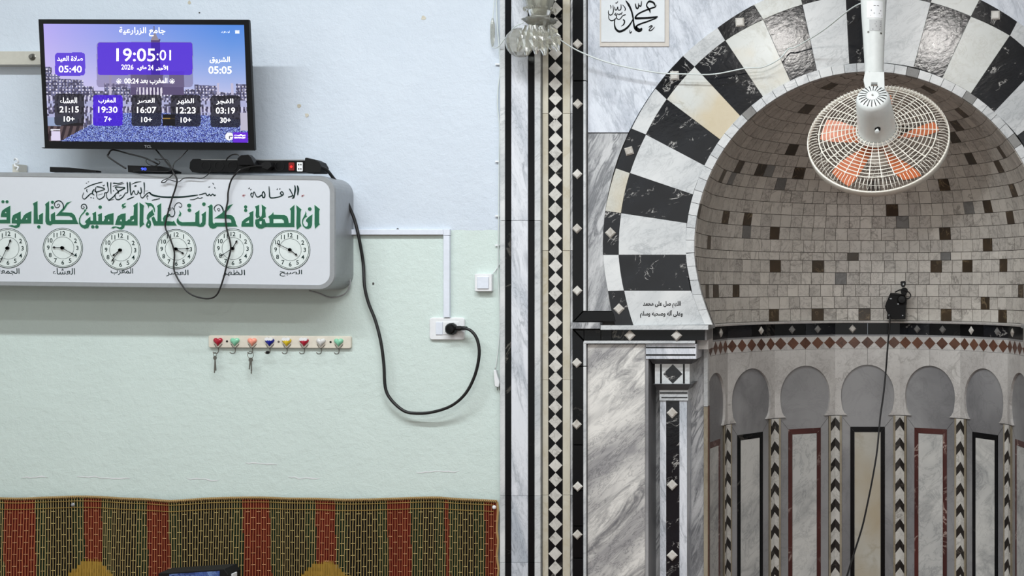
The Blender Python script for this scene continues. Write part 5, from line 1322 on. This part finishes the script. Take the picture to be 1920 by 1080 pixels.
for k, (dx, dy, dz, rot, L) in enumerate(((-.040, -.02, -.030, -.35, .100), (-.022, -.035, -.03, -.15, .112), (-.004, -.045, -.034, .03, .104), (.018, -.040, -.034, .1, .108), (.042, -.016, -.026, .30, .100), (-.03, .02, -.03, -.2, .08), (.02, .03, -.03, .2, .08))):
    mb = MB(); V = []; q = LM(dx, dy, dz); n = 9
    for r_ in range(n):
        u = r_ / (n - 1); hw = .021 * math.sin(math.pi * (u * .82 + .12)) * (1 + .12 * math.cos(r_ * 3.1)) + .001; zz = -L * u; bulge = .006 * math.sin(u * 9) ** 2 + .003
        for sx, sy in ((-1, 0), (-.45, -1), (0, -.5), (.45, -1), (1, 0), (0, .6)):
            lx = sx * hw; V.append(q + Vector((lx * math.cos(rot) - zz * math.sin(rot) * -1 * -1, sy * bulge, zz * math.cos(rot) + lx * math.sin(rot))))
    Fc = []
    for r_ in range(n - 1):
        for a in range(6): b = (a + 1) % 6; Fc.append((r_ * 6 + a, r_ * 6 + b, r_ * 6 + 6 + b, r_ * 6 + 6 + a))
    Fc += [(5, 4, 3, 2, 1, 0), tuple((n - 1) * 6 + a for a in range(6))]
    mb.add(V, Fc); mb.build('leaf_drop', M['glass'], wl)
mb = MB(); tube(mb, [P(1012, 38, -.13), P(1012, 48, -.10), P(1012, 40, -.05), P(1010, 20, -.018)], .008, 10); lathe(mb, [(.0001, .012), (.02, .011), (.028, .005), (.03, 0)], lambda x, y, z: Vector((P(1010, 20, 0).x + x, -.016 - z, P(1010, 20, 0).z + y)), 20); mb.build('wall_arm', M['ball'], wl)
gb = P(975, 80, -.10); mb = MB(); rb_ = .054
prof = [(max(.0001, rb_ * math.sin(math.pi * k / 9)), rb_ * math.cos(math.pi * k / 9)) for k in range(10)]
lathe(mb, prof, lambda x, y, z: gb + Vector((x, y, z)), 13, mod=lambda a, r, z: 1 + .03 * math.cos(6 * a) * (r / rb_) + (.02 * math.sin(z * 90))); tag(mb.build('glass_ball', M['ballg'], None), 'faceted glass ball hanging beside the wall lamp drops', 'ball')
cable('lamp_wire', [(1034, 60, -.12), (1058, 80, -.09), (1094, 100, -.07), (1150, 120, -.06), (1230, 136, -.055), (1290, 139, -.055), (1340, 139, -.055), (1398, 128, -.055), (1430, 126, -.05), (1462, 110, -.05), (1478, 92, -.05), (1490, 89, -.06), (1520, 72, -.10), (1550, 52, -.18), (1585, 24, -.30), (1610, 8, -.40), (1632, 2, -.47)],
      .0026, 'whitec', 'white wire strung from the wall lamp across the arch to the fan pole')

# ------------------------------------------------------------------ hanging fan
FY = -0.50
gc = P(1646, 254, FY)
ax = Vector((0.10, math.cos(math.radians(36)), -math.sin(math.radians(36)))).normalized()      # from the motor to the front
up = Vector((0, 0, 1)); ey = (up - ax * up.dot(ax)).normalized(); ex = ax.cross(ey).normalized()
FM = lambda x, y, z: gc + ex * x + ey * y + ax * z
fan = empty('hanging_fan', gc, 'white caged fan with orange blades hanging upside down before the niche', 'fan')
RG = .236
def gprof(r): return -.006 - .030 * (1 - (r / RG) ** 2) if r < RG * .86 else -.0138 + .0138 * ((r - RG * .86) / (RG * .14)) ** 2
mb = MB()
for rr in [.068, .080, .093, .106, .119, .132, .145, .158, .171, .184, .197]:
    tube(mb, [FM(rr * math.cos(t), rr * math.sin(t), gprof(rr)) for t in np.linspace(0, 2 * math.pi, 41)[:-1]], .0016 if rr < .19 else .0022, 5, 1, closed=True)
mb.build('rear_ring', M['fang'], fan)
mb = MB()
for k in range(30):
    t = 2 * math.pi * k / 30; tube(mb, [FM(rr * math.cos(t + .25 * (rr - .06)), rr * math.sin(t + .25 * (rr - .06)), gprof(rr) - .001) for rr in (.060, .10, .14, .18, .203)], .0016, 5, 1)
mb.build('rear_spoke', M['fang'], fan)
mb = MB()
for k in range(110):
    t = 2 * math.pi * k / 110; c, s = math.cos(t), math.sin(t)
    tube(mb, [FM(.203 * c, .203 * s, -.0135), FM(.222 * c, .222 * s, -.010), FM(.233 * c, .233 * s, -.002), FM(.236 * c, .236 * s, .012)], .00125, 4, 1)
mb.build('edge_rib', M['fang'], fan)
mb = MB(); lathe(mb, [(.2335, .010), (.2385, .008), (.240, .012), (.2395, .032), (.237, .034), (.2345, .032)], FM, 64, closed=True); mb.build('rim_band', M['fang'], fan, smooth=True)
mb = MB()
for k in range(40):
    t = 2 * math.pi * k / 40; c, s = math.cos(t), math.sin(t)
    tube(mb, [FM(.237 * c, .237 * s, .033), FM(.22 * c, .22 * s, .052), FM(.15 * c, .15 * s, .076), FM(.05 * c, .05 * s, .092)], .0009, 4, 1)
for rr, zz in ((.20, .068), (.15, .082), (.10, .088), (.05, .092)): tube(mb, [FM(rr * math.cos(t), rr * math.sin(t), zz) for t in np.linspace(0, 2 * math.pi, 41)[:-1]], .0010, 4, 1, closed=True)
lathe(mb, [(.0001, .096), (.045, .095), (.05, .091), (.0001, .090)], FM, 24)
mb.build('front_guard', M['fang'], fan)
# blades
for k in range(5):
    t0 = math.radians(-56 + 72 * k); V = []; nr_, nc = 8, 5
    for i in range(nr_):
        r = .035 + (.205 - .035) * i / (nr_ - 1); wd_ = math.radians(25) * (1.1 - .55 * (i / (nr_ - 1)) ** 2.5) * (.75 + .5 * i / (nr_ - 1))
        for j in range(nc):
            u = j / (nc - 1) - .5; t = t0 + u * wd_ * 1.1 + .5 * (r - .1)
            V.append(FM(r * math.cos(t), r * math.sin(t), .030 + u * .026))
    m2 = len(V); V += [v + ax * .002 for v in V]; Fc = []
    for i in range(nr_ - 1):
        for j in range(nc - 1):
            a = i * nc + j; Fc.append((a, a + 1, a + nc + 1, a + nc)); Fc.append((m2 + a, m2 + a + nc, m2 + a + nc + 1, m2 + a + 1))
    mb = MB(); mb.add(V, Fc); mb.build('fan_blade', M['blade'], fan, smooth=True)
mb = MB(); lathe(mb, [(.0001, .045), (.03, .044), (.036, .036), (.036, .018), (.0001, .016)], FM, 20); mb.build('blade_hub', M['blade'], fan)
# motor housing
mb = MB(); lathe(mb, [(.066, -.010), (.068, -.016), (.068, -.024), (.0635, -.034), (.0625, -.07), (.0585, -.13), (.0555, -.168), (.051, -.178), (.044, -.184), (.030, -.187), (.0001, -.188)], FM, 40); mb.build('motor_housing', M['fanw'], fan, smooth=True)
mb = MB(); lathe(mb, [(.0695, -.020), (.0715, -.022), (.0715, -.030), (.068, -.033)], FM, 40, closed=True); mb.build('housing_collar', M['fanw'], fan, smooth=True)
mb = MB()
for k in range(20):
    t = 2 * math.pi * k / 20; c, s = math.cos(t), math.sin(t); px_, py_ = -s, c
    V = []
    for r, z, h in ((.020, -.1893, .0009), (.036, -.1880, .0013), (.046, -.1848, .0014)):
        V += [FM(r * c + px_ * h, r * s + py_ * h, z), FM(r * c - px_ * h, r * s - py_ * h, z)]
    mb.add(V, [(0, 1, 3, 2), (2, 3, 5, 4)])
mb.build('vent_slot', M['matte'], fan)
mb = MB(); lathe(mb, [(.0001, -.192), (.003, -.191), (.003, -.188)], FM, 8); mb.build('end_screw', M['steel'], fan)
kb = FM(.012, -.060, -.095); kd = (-ey * .9 - ax * .3).normalized(); k1 = kd.orthogonal().normalized(); k2 = kd.cross(k1)
mb = MB(); lathe(mb, [(.0095, -.004), (.0095, .002), (.0001, .002)], lambda x, y, z: kb + k1 * x + k2 * y + kd * z, 14); mb.build('knob_recess', M['matte'], fan)
mb = MB(); lathe(mb, [(.003, 0), (.003, .010), (.0065, .012), (.0075, .018), (.0065, .024), (.0001, .025)], lambda x, y, z: kb + k1 * x + k2 * y + kd * z, 14); mb.build('oscillation_knob', M['fanw'], fan)
# neck and pole
def fpo(x, y, off=0.0): return Vector(((x - CX) * D0(FY - .04), FY - .04 - off, H + (CY - y) * D0(FY - .04)))
mb = MB(); prism(mb, [[(1619, 150), (1622, 135), (1658, 135), (1659, 172), (1654, 180), (1646, 172), (1645, 155), (1634, 155), (1632, 178), (1624, 172)]], fpo, .0, -.035, cham=.6); mb.build('yoke', M['fanw'], fan)
mb = MB(); n = 20; prof = [(-340, 26.5), (-60, 25), (0, 23.8), (20, 23.2), (60, 21), (110, 18.6), (150, 17.4), (157, 17)]
kk = D0(FY - .04); cxp = lambda y: 1637.5 + y * .012 - 0
V = []
ztop = ZC
for y, r in prof:
    for k in range(n):
        t = 2 * math.pi * k / n; z = H + (CY - y) * kk
        V.append(((cxp(y) - CX) * kk + r * kk * math.cos(t), FY - .015 + .8 * r * kk * math.sin(t), min(z, ztop)))
V += [(V[k][0], V[k][1], ztop) for k in range(n)]
Fc = []
for i in range(len(prof) - 1):
    for k in range(n): Fc.append((i * n + k, i * n + (k + 1) % n, (i + 1) * n + (k + 1) % n, (i + 1) * n + k))
o0 = len(prof) * n
for k in range(n): Fc.append((o0 + k, o0 + (k + 1) % n, (k + 1) % n, k))
Fc.append(tuple((len(prof) - 1) * n + k for k in range(n)))
mb.add(V, Fc); mb.build('pole', M['fanw'], fan, smooth=True)
def fpl(x, y, off=0.0):
    c = cxp(y); r = float(np.interp(y, [a for a, b in prof], [b for a, b in prof])) * kk; dx = (x - c) * kk
    return Vector(((x - CX) * kk, FY - .015 - .8 * math.sqrt(max(r * r - dx * dx, 0)) - off, H + (CY - y) * kk))
def wrap(name, m, x0, y0, x1, y1, off):
    mb = MB(); V = []; nx = 10
    for y in (y0, y1):
        for i in range(nx + 1): V.append(fpl(x0 + (x1 - x0) * i / nx, y, off))
    mb.add(V, [(i, nx + 1 + i, nx + 2 + i, i + 1) for i in range(nx)]); return mb.build(name, M[m], fan)
wrap('rating_label', 'pvc', 1625, 3, 1655, 34, .0006); wrap('warning_label', 'label', 1630, 37, 1654, 58, .0006)
mb = MB()
for y, a, b in ((11, 1638, 1648), (19, 1633, 1652), (20.5, 1633, 1652), (25, 1638, 1650), (29, 1632, 1653), (41, 1642, 1652), (45, 1640, 1652), (49, 1642, 1652), (54, 1636, 1650), (55.5, 1636, 1650)):
    V = [fpl(a, y, .0012), fpl(b, y, .0012), fpl(b, y + 1.0, .0012), fpl(a, y + 1.0, .0012)]; mb.add(V, [(0, 3, 2, 1)])
mb.build('label_print', M['textg'], fan)
for x, y in ((1628, 60), (1652, 62), (1630, 136), (1651, 136), (1630, 148), (1651, 148)):
    mb = MB(); V = []
    q = fpl(x, y, .0008)
    V = [q] + [fpl(x + 2.0 * math.cos(t), y + 1.8 * math.sin(t), .0009) for t in np.linspace(0, 2 * math.pi, 9)[:-1]]
    mb.add(V, [(0, 1 + (k + 1) % 8, 1 + k) for k in range(8)]); mb.build('screw_hole', M['steel'], fan)

# ------------------------------------------------------------------ microphone with its black pouch on the niche ledge
MY = .775
mic = empty('microphone', P(1680, 598, MY), 'small black clip microphone standing on its transmitter in the niche', 'microphone')
fmc = flat(MY); c8 = lambda pts: [(1640 + x / 9.82, 510 + y / 9.82) for x, y in pts]
mb = MB(); prism(mb, [c8([(235, 760), (210, 700), (190, 640), (215, 560), (250, 480), (285, 400), (480, 400), (560, 430), (590, 520), (575, 620), (568, 868), (225, 868)])], fmc, .012, -.03, cham=.8); mb.build('transmitter_body', M['matte'], mic)
mb = MB(); prism(mb, [c8([(285, 385), (370, 385), (480, 400), (470, 425), (285, 410)])], fmc, .016, -.02); mb.build('clip_plate', M['blackp'], mic)
c0 = P(1690.5, 561.5, MY - .014); mb = MB(); lathe(mb, [(.0001, .014), (.015, .013), (.020, .008), (.020, 0)], lambda x, y, z: Vector((c0.x + x, c0.y - z, c0.z + y)), 18); mb.build('round_knob', M['blackp'], mic)
mb = MB(); tube(mb, [P(1678, 548, MY - .01), P(1688, 543.5, MY - .015), P(1696, 545, MY - .02), P(1704, 548, MY - .02), P(1707.5, 554, MY - .02), P(1704, 559.5, MY - .02), P(1700, 560, MY - .015)], .0028, 6); mb.build('mic_lead', M['rubber'], mic)
mb = MB(); prism(mb, [c8([(475, 340), (500, 300), (560, 285), (600, 310), (612, 360), (585, 400), (580, 440), (490, 400)])], fmc, .02, -.005, cham=.6); mb.build('mic_clip', M['matte'], mic)
mb = MB(); prism(mb, [c8([(474, 185), (490, 170), (555, 165), (572, 200), (568, 245), (540, 285), (500, 280), (478, 240)])], fmc, .022, 0, cham=.8); mb.build('mic_head', M['blackp'], mic)
mb = MB()
for x, y, rx, ry in ((297, 490, 22, 12), (430, 588, 18, 12), (262, 795, 10, 16), (513, 798, 14, 12), (525, 225, 12, 20)): prism(mb, [c8([(x + rx * math.cos(t), y + ry * math.sin(t)) for t in np.linspace(0, 6.28, 9)[:-1]])], fmc, .0235 if y < 260 else .0135, .0)
mb.build('bright_fitting', M['silver'], mic)
cable('microphone_cable', [(1668.4, 592, MY - .02), (1668.4, 602, MY - .03), (1664, 655.6, .74), (1661, 695.6, .74), (1656.7, 738, .72), (1651, 778, .70), (1648.4, 804, .68), (1644, 849, .62), (1636, 897, .54), (1626, 947, .44), (1616.7, 988, .34), (1602.8, 1033, .2), (1590, 1074, .06), (1575, 1130, -.15), (1560, 1250, -.5)], .0038, 'rubber', 'black microphone cable hanging down the middle of the niche')
